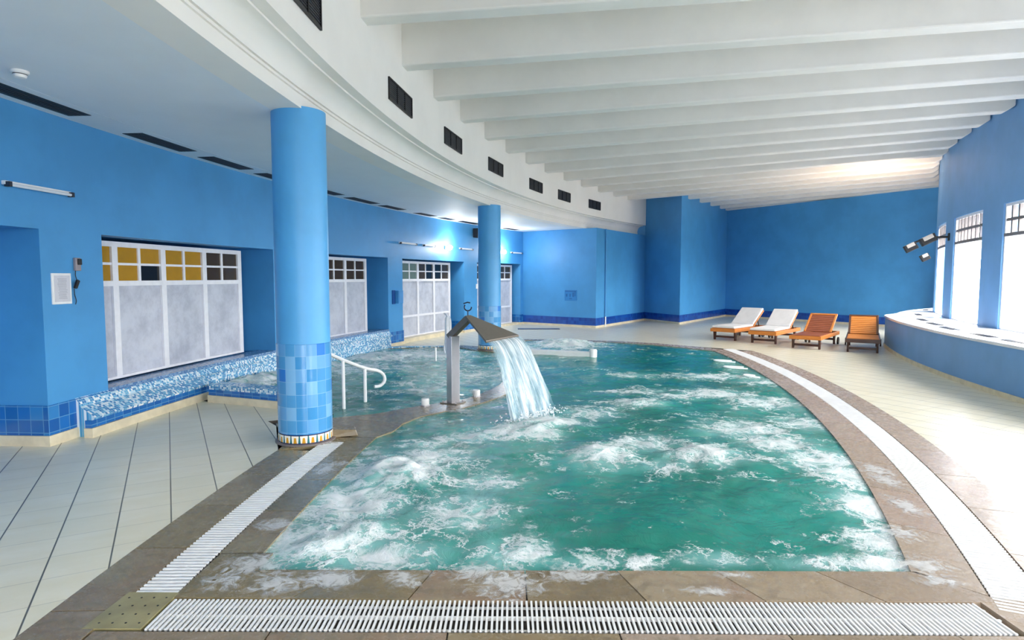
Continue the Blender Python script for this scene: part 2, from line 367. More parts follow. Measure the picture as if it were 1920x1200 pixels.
for outline in (HOLE,):
    for a, b in zip(outline, outline[1:] + outline[:1]): mb.face([(*a, -.03), (*b, -.03), (*b, 0), (*a, 0)])
struct(mb, 'trim_1', M['grout'], 'dark bed under the pool coping and gutters', 'coping bed')
for nm, outline, dp in (('trim_2', main, 1.3), ('trim_3', left, 1.1)):
    mb = MB()
    for a, b in zip(outline, outline[1:] + outline[:1]): mb.face([(*a, -dp), (*b, -dp), (*b, -.03), (*a, -.03)])
    poly(mb, outline, [], -dp)
    struct(mb, nm, M['mosdark'], 'tiled basin under the %s pool water' % ('main' if nm == 'trim_2' else 'left side'), 'pool basin')

# stone coping: slabs laid in strips
def slabs(mb, inner, outer, length, gap=.008, z0=-.03, z1=0.0):
    """cut the band between two polylines (same count) into slabs"""
    L = [0]
    for a, b in zip(outer, outer[1:]): L.append(L[-1] + math.dist(a, b))
    def at(line, s):
        for i in range(len(L) - 1):
            if s <= L[i + 1] or i == len(L) - 2:
                f = (s - L[i]) / max(1e-9, L[i + 1] - L[i]); return (line[i][0] + (line[i + 1][0] - line[i][0]) * f, line[i][1] + (line[i + 1][1] - line[i][1]) * f)
    n = max(1, round(L[-1] / length))
    for k in range(n):
        s0, s1 = L[-1] * k / n + gap / 2, L[-1] * (k + 1) / n - gap / 2; a = random.random(); m = 4
        for q in range(m):
            A, B = s0 + (s1 - s0) * q / m, s0 + (s1 - s0) * (q + 1) / m
            i0, i1, o0, o1 = at(inner, A), at(inner, B), at(outer, A), at(outer, B)
            mb.face([(*i0, z1), (*i1, z1), (*o1, z1), (*o0, z1)], a=a)
            mb.face([(*i0, z0), (*i1, z0), (*i1, z1), (*i0, z1)], a=a); mb.face([(*o0, z0), (*o1, z0), (*o1, z1), (*o0, z1)], a=a)
            if q == 0: mb.face([(*i0, z0), (*o0, z0), (*o0, z1), (*i0, z1)], a=a)
            if q == m - 1: mb.face([(*i1, z0), (*o1, z0), (*o1, z1), (*i1, z1)], a=a)
mb = MB()
gy = lambda x: 2.965 - .0105 * (x + 1.7)          # front gutter, inner side
slabs(mb, [(-1.40, 3.262), (-.5, 3.256), (.6, 3.25), (2.20, 3.24)], [(-1.70, 2.975), (-.6, gy(-.6)), (.7, gy(.7)), (2.44, gy(2.3))], .62)
A = along(-.55, 4.35, .5); slabs(mb, [p2(30.45, a) for a in A], [p2(30.70, a - .0) for a in A], .62)
slabs(mb, [(-1.40, 3.262), (-1.39, 3.47)], [(-1.70, 2.975), (-1.69, 3.47)], .5)
A = along(PH_NEAR, -1.0, 1.0); A2 = along(-24.3, -.6, 1.0)
A2 = [(-24.3) + (a - PH_NEAR) / (-1.0 - PH_NEAR) * 23.7 for a in A]
slabs(mb, [qp(Q_WATER, a) for a in A], [qp(Q_G0, b) for b in A2], .75)
A = along(-26.3, -1.0, 1.0); slabs(mb, [qp(Q_G1, a) for a in A], [qp(Q_OUT, a) for a in A], .8)
A = along(-4.2, 3.4, .5); slabs(mb, [p2(30.93, a) for a in A], [p2(31.23, a) for a in A], .75)
slabs(mb, [(-1.90, 2.675), (0, 2.66), (2.75, 2.63)], [(-1.88, 2.02), (0, 2.02), (2.9, 2.02)], .8); slabs(mb, [(-1.88, 2.015), (2.9, 2.015)], [(-1.85, 1.46), (2.9, 1.46)], .8)
mb.prism([(2.315, 2.64), (2.315, 2.925), (2.40, 2.965), (2.66, 2.90), (2.80, 2.64)], -.03, -.001, .3)
n = min(len(DIV_NEAR), len(DIV_FAR)); slabs(mb, DIV_NEAR[:n], DIV_FAR[:n], .7)
slabs(mb, [p2(30.45, 4.35), (-1.24, 6.3), (-1.20, 6.62)], [p2(31.2, 4.2), (-2.6, 6.7), (-2.02, 6.92)], .6)
slabs(mb, [p2(30.70, 4.0), p2(30.70, 4.35)], [p2(31.23, 3.4), (-2.6, 6.66)], .5)
slabs(mb, [(.22, 13.1), (-.12, 14.2), (.35, 15.55), (1.4, 15.42), (2.5, 15.1), (3.3, 14.6), (4.05, 13.75), (4.41, 13.3)], [(-.34, 13.0), (-.5, 14.3), (.2, 15.85), (1.4, 15.72), (2.65, 15.35), (3.5, 14.85), (4.3, 14.1), (4.72, 13.5)], .8)
slabs(mb, [(-.28, 12.95), (-.85, 13.45), (-1.2, 14.0), (-3.1, 13.75)], [(-.1, 13.9), (-.5, 14.1), (-1.2, 14.4), (-3.1, 14.0)], .8)
struct(mb, 'trim_4', M['stone'], 'wet brown stone slabs edging the pool', 'pool coping')

# ------------------------------------------------------------ water
def inside_dist(poly_, X, Y):
    ins = np.zeros(X.shape, bool); d = np.full(X.shape, 1e9); n = len(poly_)
    for i in range(n):
        (x0, y0), (x1, y1) = poly_[i], poly_[(i + 1) % n]
        if y0 != y1:
            c = ((y0 > Y) != (y1 > Y)) & (X < (x1 - x0) * (Y - y0) / (y1 - y0) + x0); ins ^= c
        dx, dy = x1 - x0, y1 - y0; l2 = dx * dx + dy * dy
        if l2 < 1e-12: continue
        t_ = np.clip(((X - x0) * dx + (Y - y0) * dy) / l2, 0, 1); d = np.minimum(d, np.hypot(X - x0 - t_ * dx, Y - y0 - t_ * dy))
    return ins, d
def gauss(X, Y, g):
    out = np.zeros(X.shape)
    for px, py, rx, ry, a in g:
        x, y = ground(px, py); out = np.maximum(out, a * np.exp(-((X - x) / rx) ** 2 - ((Y - y) / ry) ** 2))
    return out
FOAM = [(600, 1010, .42, .3, 1.05), (660, 940, .4, .4, 1.0), (740, 880, .45, .5, 1.0), (800, 860, .35, .4, .85), (700, 1040, .4, .2, .8), (860, 960, .35, .35, .62), (960, 1035, .3, .2, .6), (900, 900, .3, .3, .5),
        (800, 835, .3, .2, .7), (880, 822, .3, .2, .85), (960, 808, .32, .24, 1.3), (1030, 792, .34, .28, 1.3), (1000, 812, .3, .2, 1.2), (1110, 775, .3, .25, .9), (1190, 757, .35, .25, .85), (1270, 742, .4, .25, .8),
        (1130, 850, .35, .35, .95), (1210, 830, .35, .35, .75), (1320, 850, .35, .35, .95), (1250, 870, .3, .2, .6), (1380, 800, .45, .4, .8), (1460, 830, .35, .4, .8), (1540, 860, .35, .4, .85),
        (1200, 733, .5, .3, .6), (1330, 735, .5, .3, .7), (1430, 752, .4, .4, .75), (1500, 790, .3, .4, .7), (1590, 890, .22, .35, 1.0), (1630, 950, .2, .3, 1.0), (1660, 1010, .2, .22, 1.0), (1660, 1055, .2, .12, 1.05), (1560, 1050, .3, .12, .55),
        (1100, 1050, .4, .1, .5), (1350, 1045, .3, .1, .45), (1190, 702, .5, .22, .5), (1330, 705, .7, .3, .7), (1440, 715, .5, .25, .65), (1060, 645, .9, .9, 1.15), (980, 655, .5, .9, 1.0)]
CALM = [(1120, 930, .5, .35, .10), (1380, 970, .6, .35, .14), (1250, 680, 1.2, .8, .22), (1090, 710, .7, .9, .2)]
MOUND = [(740, 885, .35, .4, .085), (620, 1000, .3, .3, .05), (1130, 845, .28, .3, .06), (1320, 850, .3, .3, .05), (1010, 798, .35, .3, .07), (1200, 757, .4, .3, .05), (1060, 643, .7, .5, .10)]
def water(name, outline, base, g, mounds, mat, label, step, amp):
    P = np.array(outline); x0, y0 = P.min(0) - .1; x1, y1 = P.max(0) + .1
    nx, ny = int((x1 - x0) / step) + 1, int((y1 - y0) / step) + 1
    X, Y = np.meshgrid(np.linspace(x0, x1, nx), np.linspace(y0, y1, ny)); ins, d = inside_dist(outline, X, Y)
    use = ins | (d < step * 1.5)
    Z = np.zeros(X.shape)
    for k in range(46):
        f = 2.2 * 1.075 ** k; th = random.uniform(0, math.pi * 2); ph = random.uniform(0, 6.28)
        Z += (1.0 / f ** .95) * np.sin(f * (X * math.cos(th) + Y * math.sin(th)) + ph + .8 * np.sin(1.7 * X + .9 * Y * (1 + .1 * k)))
    D = np.clip(base + gauss(X, Y, g) - gauss(X, Y, CALM), 0, 1.15)
    edge = np.clip(d / .22, .12, 1)
    Zr = np.array([[noise.fractal(Vector((x * 5.0, y * 5.0, 3.1)), .8, 2.1, 5) for x in X[0]] for y in Y[:, 0]])
    mo = gauss(X, Y, mounds)
    Z = (-.012 + (Z * amp + Zr * (.004 + .016 * D + mo * .30)) * edge + mo * np.clip(d / (.3 if 'main' in name else .10), 0, 1))
    Z = np.where((d < step * 2) & ('main' in name), np.minimum(Z, -.006), Z)
    idx = -np.ones(X.shape, int); idx[use] = np.arange(use.sum())
    fs = [(idx[j, i], idx[j, i + 1], idx[j + 1, i + 1], idx[j + 1, i]) for j in range(ny - 1) for i in range(nx - 1) if use[j, i] and use[j, i + 1] and use[j + 1, i + 1] and use[j + 1, i]]
    me = bpy.data.meshes.new(name); me.from_pydata(np.c_[X[use], Y[use], Z[use]].tolist(), [], fs)
    at = me.attributes.new('foam', 'FLOAT', 'POINT'); at.data.foreach_set('value', D[use].astype(float))
    me.materials.append(mat); me.polygons.foreach_set('use_smooth', [True] * len(me.polygons))
    o = bpy.data.objects.new(name, me); COL.objects.link(o); return tag(o, label, 'water', kind='stuff')
water('main_pool_water', main, .30, FOAM, MOUND, M['water'], 'turquoise foaming water filling the large main pool', .035, .008)
LG = [(470, 722, .6, 1.6, 1.0), (640, 690, 1.2, .7, .7), (700, 668, 1.5, .7, 1.1), (790, 665, 1.0, .8, 1.0), (480, 705, .9, .9, 1.1), (820, 720, .5, .7, .55), (900, 700, .6, .9, .55)]
water('side_pool_water', left, .36, LG, [(470, 722, .75, 1.4, .17), (560, 690, .5, 1.5, .09), (720, 668, 1.2, .5, .05)], M['water2'], 'choppy green water in the smaller side pool left of the stone divider', .045, .011)

def foam_patch(cx, cy, rx, ry, seed, st=.02):
    mb = MB(); nx, ny = int(rx / st), int(ry / st); H = {}
    for i in range(-nx, nx + 1):
        for j in range(-ny, ny + 1):
            x, y = i * st, j * st; H[i, j] = (cx + x, cy + y, .0025 + .005 * max(0, noise.noise(Vector((x * 14 + seed, y * 14, seed)))))
    for i in range(-nx, nx):
        for j in range(-ny, ny):
            q = [(i, j), (i + 1, j), (i + 1, j + 1), (i, j + 1)]
            if all((a * st / rx) ** 2 + (b * st / ry) ** 2 < 1 for a, b in q):
                i0 = len(mb.v); mb.v += [H[k] for k in q]; mb.f.append(tuple(range(i0, i0 + 4))); mb.uv.append([(a, b) for a, b in q]); mb.att += [1 - math.sqrt((a * st / rx) ** 2 + (b * st / ry) ** 2) for a, b in q]
    return mb
mb = MB()
spots = [(955, 1095, .20, .16), (900, 1072, .2, .1), (620, 1085, .18, .12), (760, 1085, .12, .1), (520, 1095, .14, .12), (420, 1090, .12, .1), (480, 1060, .2, .16), (520, 985, .14, .1), (610, 880, .1, .16), (640, 870, .08, .1),
         (1080, 1080, .2, .07), (1640, 880, .12, .2), (1660, 900, .1, .22), (1700, 950, .1, .2), (1690, 1000, .12, .12), (1730, 1060, .14, .12), (1760, 1090, .12, .06), (1380, 1078, .1, .05), (1330, 1110, .16, .04), (800, 835, .1, .1), (690, 850, .12, .1), (860, 770, .15, .12), (930, 745, .15, .12)]
for k, (px, py, rx, ry) in enumerate(spots):
    x, y = ground(px, py); m2 = foam_patch(x, y, rx * 1.7, ry * 1.7, k * 3.3 + 1)
    off = len(mb.v); mb.v += m2.v; mb.f += [tuple(i + off for i in f) for f in m2.f]; mb.uv += m2.uv; mb.att += m2.att
tag(mb.build('foam', M['wisp'], smooth=True), 'white foam washed over the stone coping', 'foam', kind='stuff')

# ------------------------------------------------------------ gutter grates
def grate(name, label, place, L, width, pitch, base_off):
    """place(s, w) -> (x, y); bars run across the gutter"""
    root = thing(name, (*place(L / 2, width / 2), -.02), label, 'drain grate', 'gutter grates around the main pool')
    o = root.location; mb = MB(); n = int(L / pitch)
    for i in range(n):
        s = i * pitch; jit = .0015 * math.sin(i * 1.7) + (.004 if i % 37 == 0 else 0)
        a, b, c, d = place(s + jit, .006), place(s + pitch * .44 + jit, .006), place(s + pitch * .44, width - .006), place(s, width - .006)
        mb.prism([(q[0] - o.x, q[1] - o.y) for q in (a, b, c, d)], .010, .021)
    mb.build('grate_bars', M['whitepl'], root)
    mb = MB(); m = max(2, int(L / .1))
    for w in (.04, width / 2, width - .04):
        for k in range(m):
            q = [place(L * k / m, w - .006), place(L * (k + 1) / m, w - .006), place(L * (k + 1) / m, w + .006), place(L * k / m, w + .006)]
            mb.prism([(a - o.x, b - o.y) for a, b in q], -.004, .004 if w != width / 2 else .012)
    mb.build('cross_rod', M['whitepl'], root); return root
grate('gutter_grate', 'long white slatted grate across the front of the pool', lambda s, w: (-1.68 + s, 2.685 - .0105 * s + w), 3.98, .275, .0236, 0)
grate('gutter_grate', 'white slatted grate running from the tiled column down the left pool edge', lambda s, w: p2(30.93 - w, -1.36 + math.degrees(s / 30.8)), 2.88, .225, .036, 0)
grate('gutter_grate', 'curved white slatted grate along the right pool edge', lambda s, w: qp(Q_G0 + .003 + w, -24.6 + math.degrees(s / 26.3)), 11.2, .252, .036, 0)
root = thing('drain_cover', (-1.82, 2.86, -.02), 'square stone drain cover with small holes at the front left gutter corner', 'drain cover')
mb = MB(); mb.prism([(-.145, -.165), (.125, -.165), (.125, .155), (-.13, .16)], 0, .021); mb.build('plate', paint('olive_stone_cover', (160, 150, 108), .3, .12, 6), root)
for i in range(4):
    for j in range(4): mb = MB(); mb.lathe([(.005, .0205), (.005, .0225)], (-.095 + i * .062, -.12 + j * .075, 0), 8); mb.build('drain_hole', M['black'], root)

# ------------------------------------------------------------ left wall, piers, windows, bench
PIERS = [(-14, -12.6), (-7.4, -6.0), (-.9, .5) , (3.42, 4.77), (10.75, 12.1), (17.93, 19.1), (24.76, 26.1), (30.9, 31.9)]
mb = MB(); mb.sector(R_WALL, 34.45, -14, 31.6, 2.05, Z_LOW + .3)
for a, b in PIERS: mb.sector(R_WALL, 34.3, a, b, 0, 2.06)
mb.sector(34.25, 34.45, -14, 31.9, 0, 2.4)
struct(mb, 'wall_left', M['blue'], 'long curved blue wall with window recesses', 'wall')
tb, sk = MB(), MB()
for a, b in PIERS:
    if a > 24 or (17 < a < 20): z0, z1 = .07, .33
    else: z0, z1 = .1, .385
    tb.sector(R_WALL - .012, 34.0, a - .03, b + .03, z0, z1); sk.sector(R_WALL - .03, 34.0, a - .06, b + .06, 0, z0)
sk.sector(34.2, 34.26, -6, 3.4, 0, .1); tb.sector(34.22, 34.26, -6, 3.4, .1, .385)
sk.sector(33.5, 33.8, 19.1, 24.76, 0, .1); sk.sector(33.5, 33.8, 26.1, 30.9, 0, .06)
struct(tb, 'trim_5', M['tileband'], 'blue tile band along the foot of the left wall piers', 'tile band')
struct(sk, 'baseboard_left', M['skirt'], 'beige stone skirting under the left wall', 'skirting')

# mosaic bench below the first two windows
mb = MB(); mb.sweep([(33.47, .0), (33.30, .0), (33.30, .165), (33.27, .175), (33.26, .20), (33.29, .225), (33.40, .30), (33.43, .36), (33.47, .40)], 3.98, 7.5)
mb.sweep([(33.47, -.2), (33.40, -.2), (33.40, .24), (33.37, .25), (33.37, .28), (33.40, .30), (33.44, .37), (33.47, .40)], 7.5, 17.93)
bn = struct(mb, 'trim_6', M['mosaic'], 'speckled mosaic bench under the left windows', 'bench')
mb = MB(); mb.sector(33.44, 33.78, 4.78, 10.74, .30, .41); mb.sector(33.44, 33.78, 12.11, 17.92, .30, .41)  # darker mosaic: the shade below the windows is put into the sill colour
struct(mb, 'trim_7', M['mosdark'], 'mosaic sills below the left windows, shade put into their grey blue', 'window sill')
mb = MB(); mb.sector(33.285, 33.35, 3.95, 7.6, .095, .17); struct(mb, 'trim_8', M['tileband'], 'blue tile course on the mosaic bench front', 'tile band')
mb = MB(); mb.sector(33.26, 33.35, 3.92, 7.35, 0, .095); struct(mb, 'trim_9', M['skirt'], 'beige skirting below the mosaic bench', 'skirting')
# low rim wall between the deck and the side pool
rim = [(-3.90, 7.80), (-3.35, 7.60), (-2.85, 7.40), (-2.55, 7.28)]
def band(mb, line, off, z0, z1):
    for a, b in zip(line, line[1:]):
        d = Vector((b[0] - a[0], b[1] - a[1])).normalized(); nx, ny = -d.y, d.x
        mb.prism([(a[0] + nx * off[0], a[1] + ny * off[0]), (b[0] + nx * off[0], b[1] + ny * off[0]), (b[0] + nx * off[1], b[1] + ny * off[1]), (a[0] + nx * off[1], a[1] + ny * off[1])], z0, z1)
mb = MB(); band(mb, rim, (0.01, .24), .16, .225); band(mb, rim, (.06, .24), -.3, .17); struct(mb, 'trim_10', M['mosaic'], 'mosaic topped rim between deck and side pool', 'pool rim')
mb = MB(); band(mb, rim, (.0, .07), .09, .162); struct(mb, 'trim_11', M['tileband'], 'blue tile course on the side pool rim', 'tile band')
mb = MB(); band(mb, rim, (-.02, .07), 0, .092); struct(mb, 'trim_12', M['skirt'], 'beige skirting at the foot of the side pool rim', 'skirting')
# mosaic edge at the far end of the side pool
mb = MB(); band(mb, [(-3.45, 13.62), (-2.3, 13.92), (-1.2, 14.02)], (.0, .12), -.05, .03); struct(mb, 'trim_13', M['mosaic'], 'thin mosaic edge at the far end of the side pool', 'pool edge')

RW = 33.72
def left_window(k, mull, z0, z1, ztr, zmid, panes, label, t_hidden):
    root = thing('window_%d' % k, pol(RW, sum(mull) / len(mull), z0), label, 'window', kind='structure'); o = root.location
    def bld(mb, n, m): 
        mb.v = [(a - o.x, b - o.y, c - o.z) for a, b, c in mb.v]; return mb.build(n, m, root)
    fr = MB(); w = .075
    for th in mull: fr.sector(RW, RW + .07, th - w, th + w, z0, z1, .5)
    a, b = mull[0], mull[-1]
    for z, h in ((z0, .03), (z1 - .03, .03), (ztr, .03)): fr.sector(RW + .001, RW + .069, a - w, b + w, z - (0 if z == z0 else h), z + h, 1.5)
    if zmid: fr.sector(RW + .003, RW + .067, a, b, zmid - .025, zmid + .025, 1.5)
    zc = (ztr + .03 + z1 - .06) / 2
    fr.sector(RW + .01, RW + .06, a, b, zc - .014, zc + .014, 1.5)
    for p, q in zip(mull, mull[1:]): fr.sector(RW + .012, RW + .058, (p + q) / 2 - .035, (p + q) / 2 + .035, ztr, z1 - .03, .5)
    bld(fr, 'window_frame', M['wframe'])
    i = 0
    for p, q in zip(mull, mull[1:]):
        mb = MB(); mb.sector(RW + .03, RW + .045, p + w * .9, q - w * .9, z0 + .02, ztr - .02, .8); bld(mb, 'frosted_panel', M['frost'])
        m = (p + q) / 2
        for (u, v) in ((p, m), (m, q)):
            pm = panes[i % len(panes)]; pm = pm if isinstance(pm, tuple) else (pm, pm); i += 1
            for (za, zb, q_) in ((ztr + .02, zc, 0), (zc, z1 - .04, 1)): mb = MB(); mb.sector(RW + .03, RW + .04, u + .02, v - .02, za, zb, .8); bld(mb, 'window_pane', M[pm[q_]])
    return root
left_window(1, [4.2, 5.65, 7.05, 8.47, 9.88], .43, 2.01, 1.53, None, ['amber', 'amber', 'amber', ('darkglass', 'amber'), 'amber', 'amber', 'brownglass', 'brownglass'], 'white framed window with amber lit top panes nearest on the left', 0)
left_window(2, [12.75, 14.2, 15.62, 17.02], .40, 2.01, 1.53, None, ['brownglass'], 'white framed window with brown top panes just right of the near column', 0)
left_window(3, [18.4, 19.8, 21.2, 22.64, 24.1], .10, 2.01, 1.53, .62, ['greenglass', 'greenglass', 'greenglass', 'greenglass', 'brownglass', 'darkglass', 'darkglass', 'brownglass'], 'tall white glazed door front behind the side pool', 0)
left_window(4, [26.4, 27.8, 29.2, 30.6], .06, 2.01, 1.53, .62, ['brownglass'], 'far white glazed door front beside the far column', 0)
# dark shapes of plants seen through the second bay of the first window are part of the pane tint

# ------------------------------------------------------------ low ceiling, fascia, high ceiling, beams
mb = MB(); mb.sector(R_LIP + .03, 33.0, -14, 42, Z_LOW, Z_LOW + .1, .8); mb.sector(33.012, R_WALL + .05, -14, 42, Z_LOW, Z_LOW + .1, .8); mb.sector(32.9, 33.1, -14, 42, Z_LOW + .012, Z_LOW + .12, .8)
struct(mb, 'ceiling_low', M['lowceil'], 'low flat ceiling along the left wall', 'ceiling')
prof = [(31.3, 3.149), (31.0, 3.149), (31.0, 3.265), (31.018, 3.268), (31.018, 3.278), (31.0, 3.281), (31.0, 3.305), (31.018, 3.308), (31.018, 3.318), (30.995, 3.32)]
for k in range(9):
    a = rad(90 * k / 8); prof.append((30.995 - .165 * (1 - math.cos(a)), 3.32 + .165 * math.sin(a)))
prof += [(30.815, 3.485), (30.815, 3.505), (30.83, 3.508), (30.71, 3.512), (30.71, 4.9), (31.3, 4.9)]
prof[-5] = (30.815, 3.505)
mb = MB(); mb.sweep(prof, -14, 39.44, .8)
struct(mb, 'wall_fascia', M['white'], 'curved white fascia with cove moulding above the pool', 'fascia', smooth=True)
mb = MB(); mb.sector(21.0, 31.4, -14, 47.5, Z_CEIL, Z_CEIL + .15, 1.5); struct(mb, 'ceiling', M['white'], 'high white ceiling above the beams', 'ceiling')
BT = [-13.6, -11.2, -8.8, -6.4, -4.0, -1.6, .75, 3.15, 5.75, 8.49, 11.1, 13.7, 16.35, 18.85, 21.4, 23.95, 26.6, 29.1, 31.6, 33.85, 36.05, 38.3, 40.7, 43.1, 45.4]
def block_R(th):     # where a radial line meets the last projecting wall
    (x0, y0), (x1, y1) = (5.72, 20.9), (8.77, 25.22)
    for R in np.arange(30.7, 27, -.02):
        x, y, _ = pol(R, th)
        if (x1 - x0) * (y - y0) - (y1 - y0) * (x - x0) < 0: return R
    return 29
proto_n = 0
for i, th in enumerate(BT):
    RL = 30.75 if th < 36.2 else block_R(th) + .03
    tl1, tl0 = th, th - .44
    tr1 = th - 1.2 * (30.75 - R_RIGHT) / 8.9; tr0 = tr1 - .60
    if th > 36.2: tl1 -= 1.2 * (30.75 - RL) / 8.9; tl0 = tl1 - .46
    a, b = pol(RL, tl0), pol(RL, tl1); c, d = pol(R_RIGHT - .03 + .05, tr1), pol(R_RIGHT - .03 + .05, tr0)
    # the corner at the window end is cut off
    mb = MB(); L = Vector(a[:2]); e0, e1 = Vector(d[:2]), Vector(c[:2])
    def pt(P, Q, f): P, Q = Vector(P[:2]), Vector(Q[:2]); return tuple(P + (Q - P) * f)
    ring = []
    for (P, Q) in ((a, d), (b, c)):
        ln = math.dist(P[:2], Q[:2]); k = 1 - .12 / ln
        ring.append([(*pt(P, Q, 0), Z_BEAM), (*pt(P, Q, k), Z_BEAM), (*pt(P, Q, 1), Z_BEAM + .08), (*pt(P, Q, 1), Z_CEIL + .02), (*pt(P, Q, 0), Z_CEIL + .02)])
    mb.face(ring[0]); mb.face(ring[1][::-1])
    for q in range(5): r = (q + 1) % 5; mb.face([ring[0][q], ring[0][r], ring[1][r], ring[1][q]])
    tag(mb.build('ceiling_beam', M['cream'], bevel=.02), 'white painted beam fanning across the high ceiling from fascia to window wall', 'beam', 'white beams of the high ceiling')

# far blue walls
P0, P1, P2, P3, P4, P5 = (-.04, 21.39), (2.65, 19.35), (4.93, 22.86), (5.72, 20.9), (8.77, 25.22), (13.02, 18.33)
def wallseg(a, b, th, z0, z1, mb):
    d = Vector((b[0] - a[0], b[1] - a[1])).normalized(); nx, ny = -d.y * th, d.x * th
    mb.prism([a, b, (b[0] + nx, b[1] + ny), (a[0] + nx, a[1] + ny)], z0, z1)
mb = MB(); mb.prism([P0, P1, P2, (4.5, 26), (-1.5, 26)], 0, Z_LOW - .002); struct(mb, 'wall_block', M['blue'], 'projecting blue wall block at the far left of the deck', 'wall')
mb = MB(); mb.prism([P2, P3, P4, (8.9, 27), (2, 27), (3.9, 23.2)], 0, Z_CEIL + .05); struct(mb, 'wall_corner', M['blue'], 'tall projecting blue wall behind the fascia end', 'wall')
mb = MB(); wallseg(P4, P5, .25, 0, Z_CEIL + .05, mb); struct(mb, 'wall_far', M['blue'], 'broad deep blue end wall behind the loungers', 'wall')
tb, sk = MB(), MB()
for a, b in ((P0, P1), (P1, P2), (P2, P3), (P3, P4), (P4, P5)):
    wallseg(a, b, -.012, .07, .31, tb); wallseg(a, b, -.03, 0, .07, sk)
for c in (P1, P3): tb.box((c[0], c[1], .19), (.024, .024, .24), rad(45)); sk.box((c[0], c[1], .035), (.06, .06, .07), rad(45))
struct(tb, 'trim_14', M['navy'], 'navy tile band along the foot of the far walls', 'tile band')
struct(sk, 'baseboard_far', M['skirt'], 'pale skirting along the far walls', 'skirting')
mb = MB(); wallseg(P4, P5, -.24, Z_BEAM, Z_CEIL + .02, mb)
tag(mb.build('ceiling_beam', M['cream'], bevel=.02), 'last white beam lying against the top of the far end wall', 'beam', 'white beams of the high ceiling')
# wall behind the camera, with unseen tall windows added for soft frontal light
a, b = Vector(pol(R_RIGHT - .3, -13.9)[:2]), Vector(pol(34.6, -13.9)[:2]); d = (b - a).normalized(); nrm = Vector((-d.y, d.x)); Lw = (b - a).length
if nrm.y > 0: nrm = -nrm
mb = MB()
def seg(s0, s1, z0, z1): p, q = a + d * s0, a + d * s1; mb.prism([tuple(p), tuple(q), tuple(q + nrm * .25), tuple(p + nrm * .25)], z0, z1)
ops = [(.8, 3.2), (6.6, 9.0)]; e = 0
for s0, s1 in ops: seg(e, s0, 0, Z_CEIL + .1); seg(s0, s1, 0, .3); seg(s0, s1, 3.0, Z_CEIL + .1); e = s1
seg(e, Lw, 0, Z_CEIL + .1)
struct(mb, 'wall_back', M['blueright'], 'blue wall behind the camera with added tall windows', 'wall')
for k, (s0, s1) in enumerate(ops):
    root = thing('window_%d' % (20 + k), (*(a + d * (s0 + s1) / 2 + nrm * .1), .3), 'tall window added behind the viewpoint for frontal light', 'window', kind='structure', rz=math.atan2(d.y, d.x))
    w = s1 - s0; fr = MB()
    for x in (-w / 2 + .03, 0, w / 2 - .03): fr.box((x, 0, 1.35), (.06, .06, 2.7))
    for z in (.03, 1.9, 2.67): fr.box((0, 0, z), (w, .058, .06))
    fr.build('window_frame', M['wframe'], root); g = MB(); g.box((0, 0, 1.35), (w - .1, .008, 2.6)); g.build('window_pane', M['glass'], root)
    c = a + d * (s0 + s1) / 2 + nrm * .3; tg = c - nrm * 3
    area('window_daylight', (c.x, c.y, 1.65), (tg.x, tg.y, 1.65), w, 2.7, 0, portal=True)

# ------------------------------------------------------------ right wall with windows and ledge
mb = MB(); e = -14
for t0, t1 in sorted(WIN_T):
    mb.sector(R_RIGHT - .25, R_RIGHT, e, t0, 0, Z_CEIL + .05, 1.2); mb.sector(R_RIGHT - .25, R_RIGHT, t0, t1, 0, WZ0, 1.2); mb.sector(R_RIGHT - .25, R_RIGHT, t0, t1, WZ1, Z_CEIL + .05, 1.2); e = t1
mb.sector(R_RIGHT - .25, R_RIGHT, e, 43.3, 0, Z_CEIL + .05, 1.2)
struct(mb, 'wall_right', M['blueright'], 'curved blue wall with bright windows on the right', 'wall')
mb = MB(); e = -14
for t0, t1 in sorted(WIN_T):
    mb.sector(R_RIGHT - .28, R_RIGHT - .252, e, t0, 0, Z_CEIL + .05, 1.2); mb.sector(R_RIGHT - .28, R_RIGHT - .252, t0, t1, 0, WZ0, 1.2); mb.sector(R_RIGHT - .28, R_RIGHT - .252, t0, t1, WZ1, Z_CEIL + .05, 1.2); e = t1
mb.sector(R_RIGHT - .28, R_RIGHT - .252, e, 43.3, 0, Z_CEIL + .05, 1.2)
struct(mb, 'wall_outside', M['white'], 'white rendered outer face of the window wall', 'wall')
WL = {0: 'far bright window in the curved wall, half hidden behind the floodlights', 1: 'second bright window in the curved right wall with small top panes', 2: 'large bright window at the right edge of the photo'}
for k, (t0, t1) in enumerate(WIN_T):
    RG = R_RIGHT - .06; root = thing('window_%d' % (5 + k), pol(RG, (t0 + t1) / 2, WZ0), WL.get(k, 'bright window in the curved wall out of view'), 'window', kind='structure'); o = root.location
    def bld(mb, n, m):
        mb.v = [(p[0] - o.x, p[1] - o.y, p[2] - o.z) for p in mb.v]; return mb.build(n, m, root)
    fr = MB(); w = .12
    for a_ in (t0, t1 - w): fr.sector(RG - .03, RG + .035, a_, a_ + w, WZ0, WZ1, .6)
    for z, h in ((WZ0, .05), (WZ1 - .05, .05), (2.28, .06)): fr.sector(RG - .029, RG + .034, t0, t1, z, z + h, .6)
    bld(fr, 'window_frame', M['wframe'])
    mu = MB(); zc = (2.34 + WZ1 - .05) / 2; mu.sector(RG - .02, RG + .03, t0, t1, zc - .024, zc + .024, .6); mu.sector(RG - .035, RG + .04, t0, t1, 2.285, 2.335, .6)
    for q in range(1, 8): x = t0 + (t1 - t0) * q / 8; mu.sector(RG - .02, RG + .029, x - .065, x + .065, 2.3, WZ1 - .03, .6)
    bld(mu, 'glazing_bar', M['gframe'])
    g = MB(); g.sector(RG - .004, RG + .004, t0 + w, t1 - w, WZ0 + .05, WZ1 - .05, .6); bld(g, 'window_pane', M['glass'])
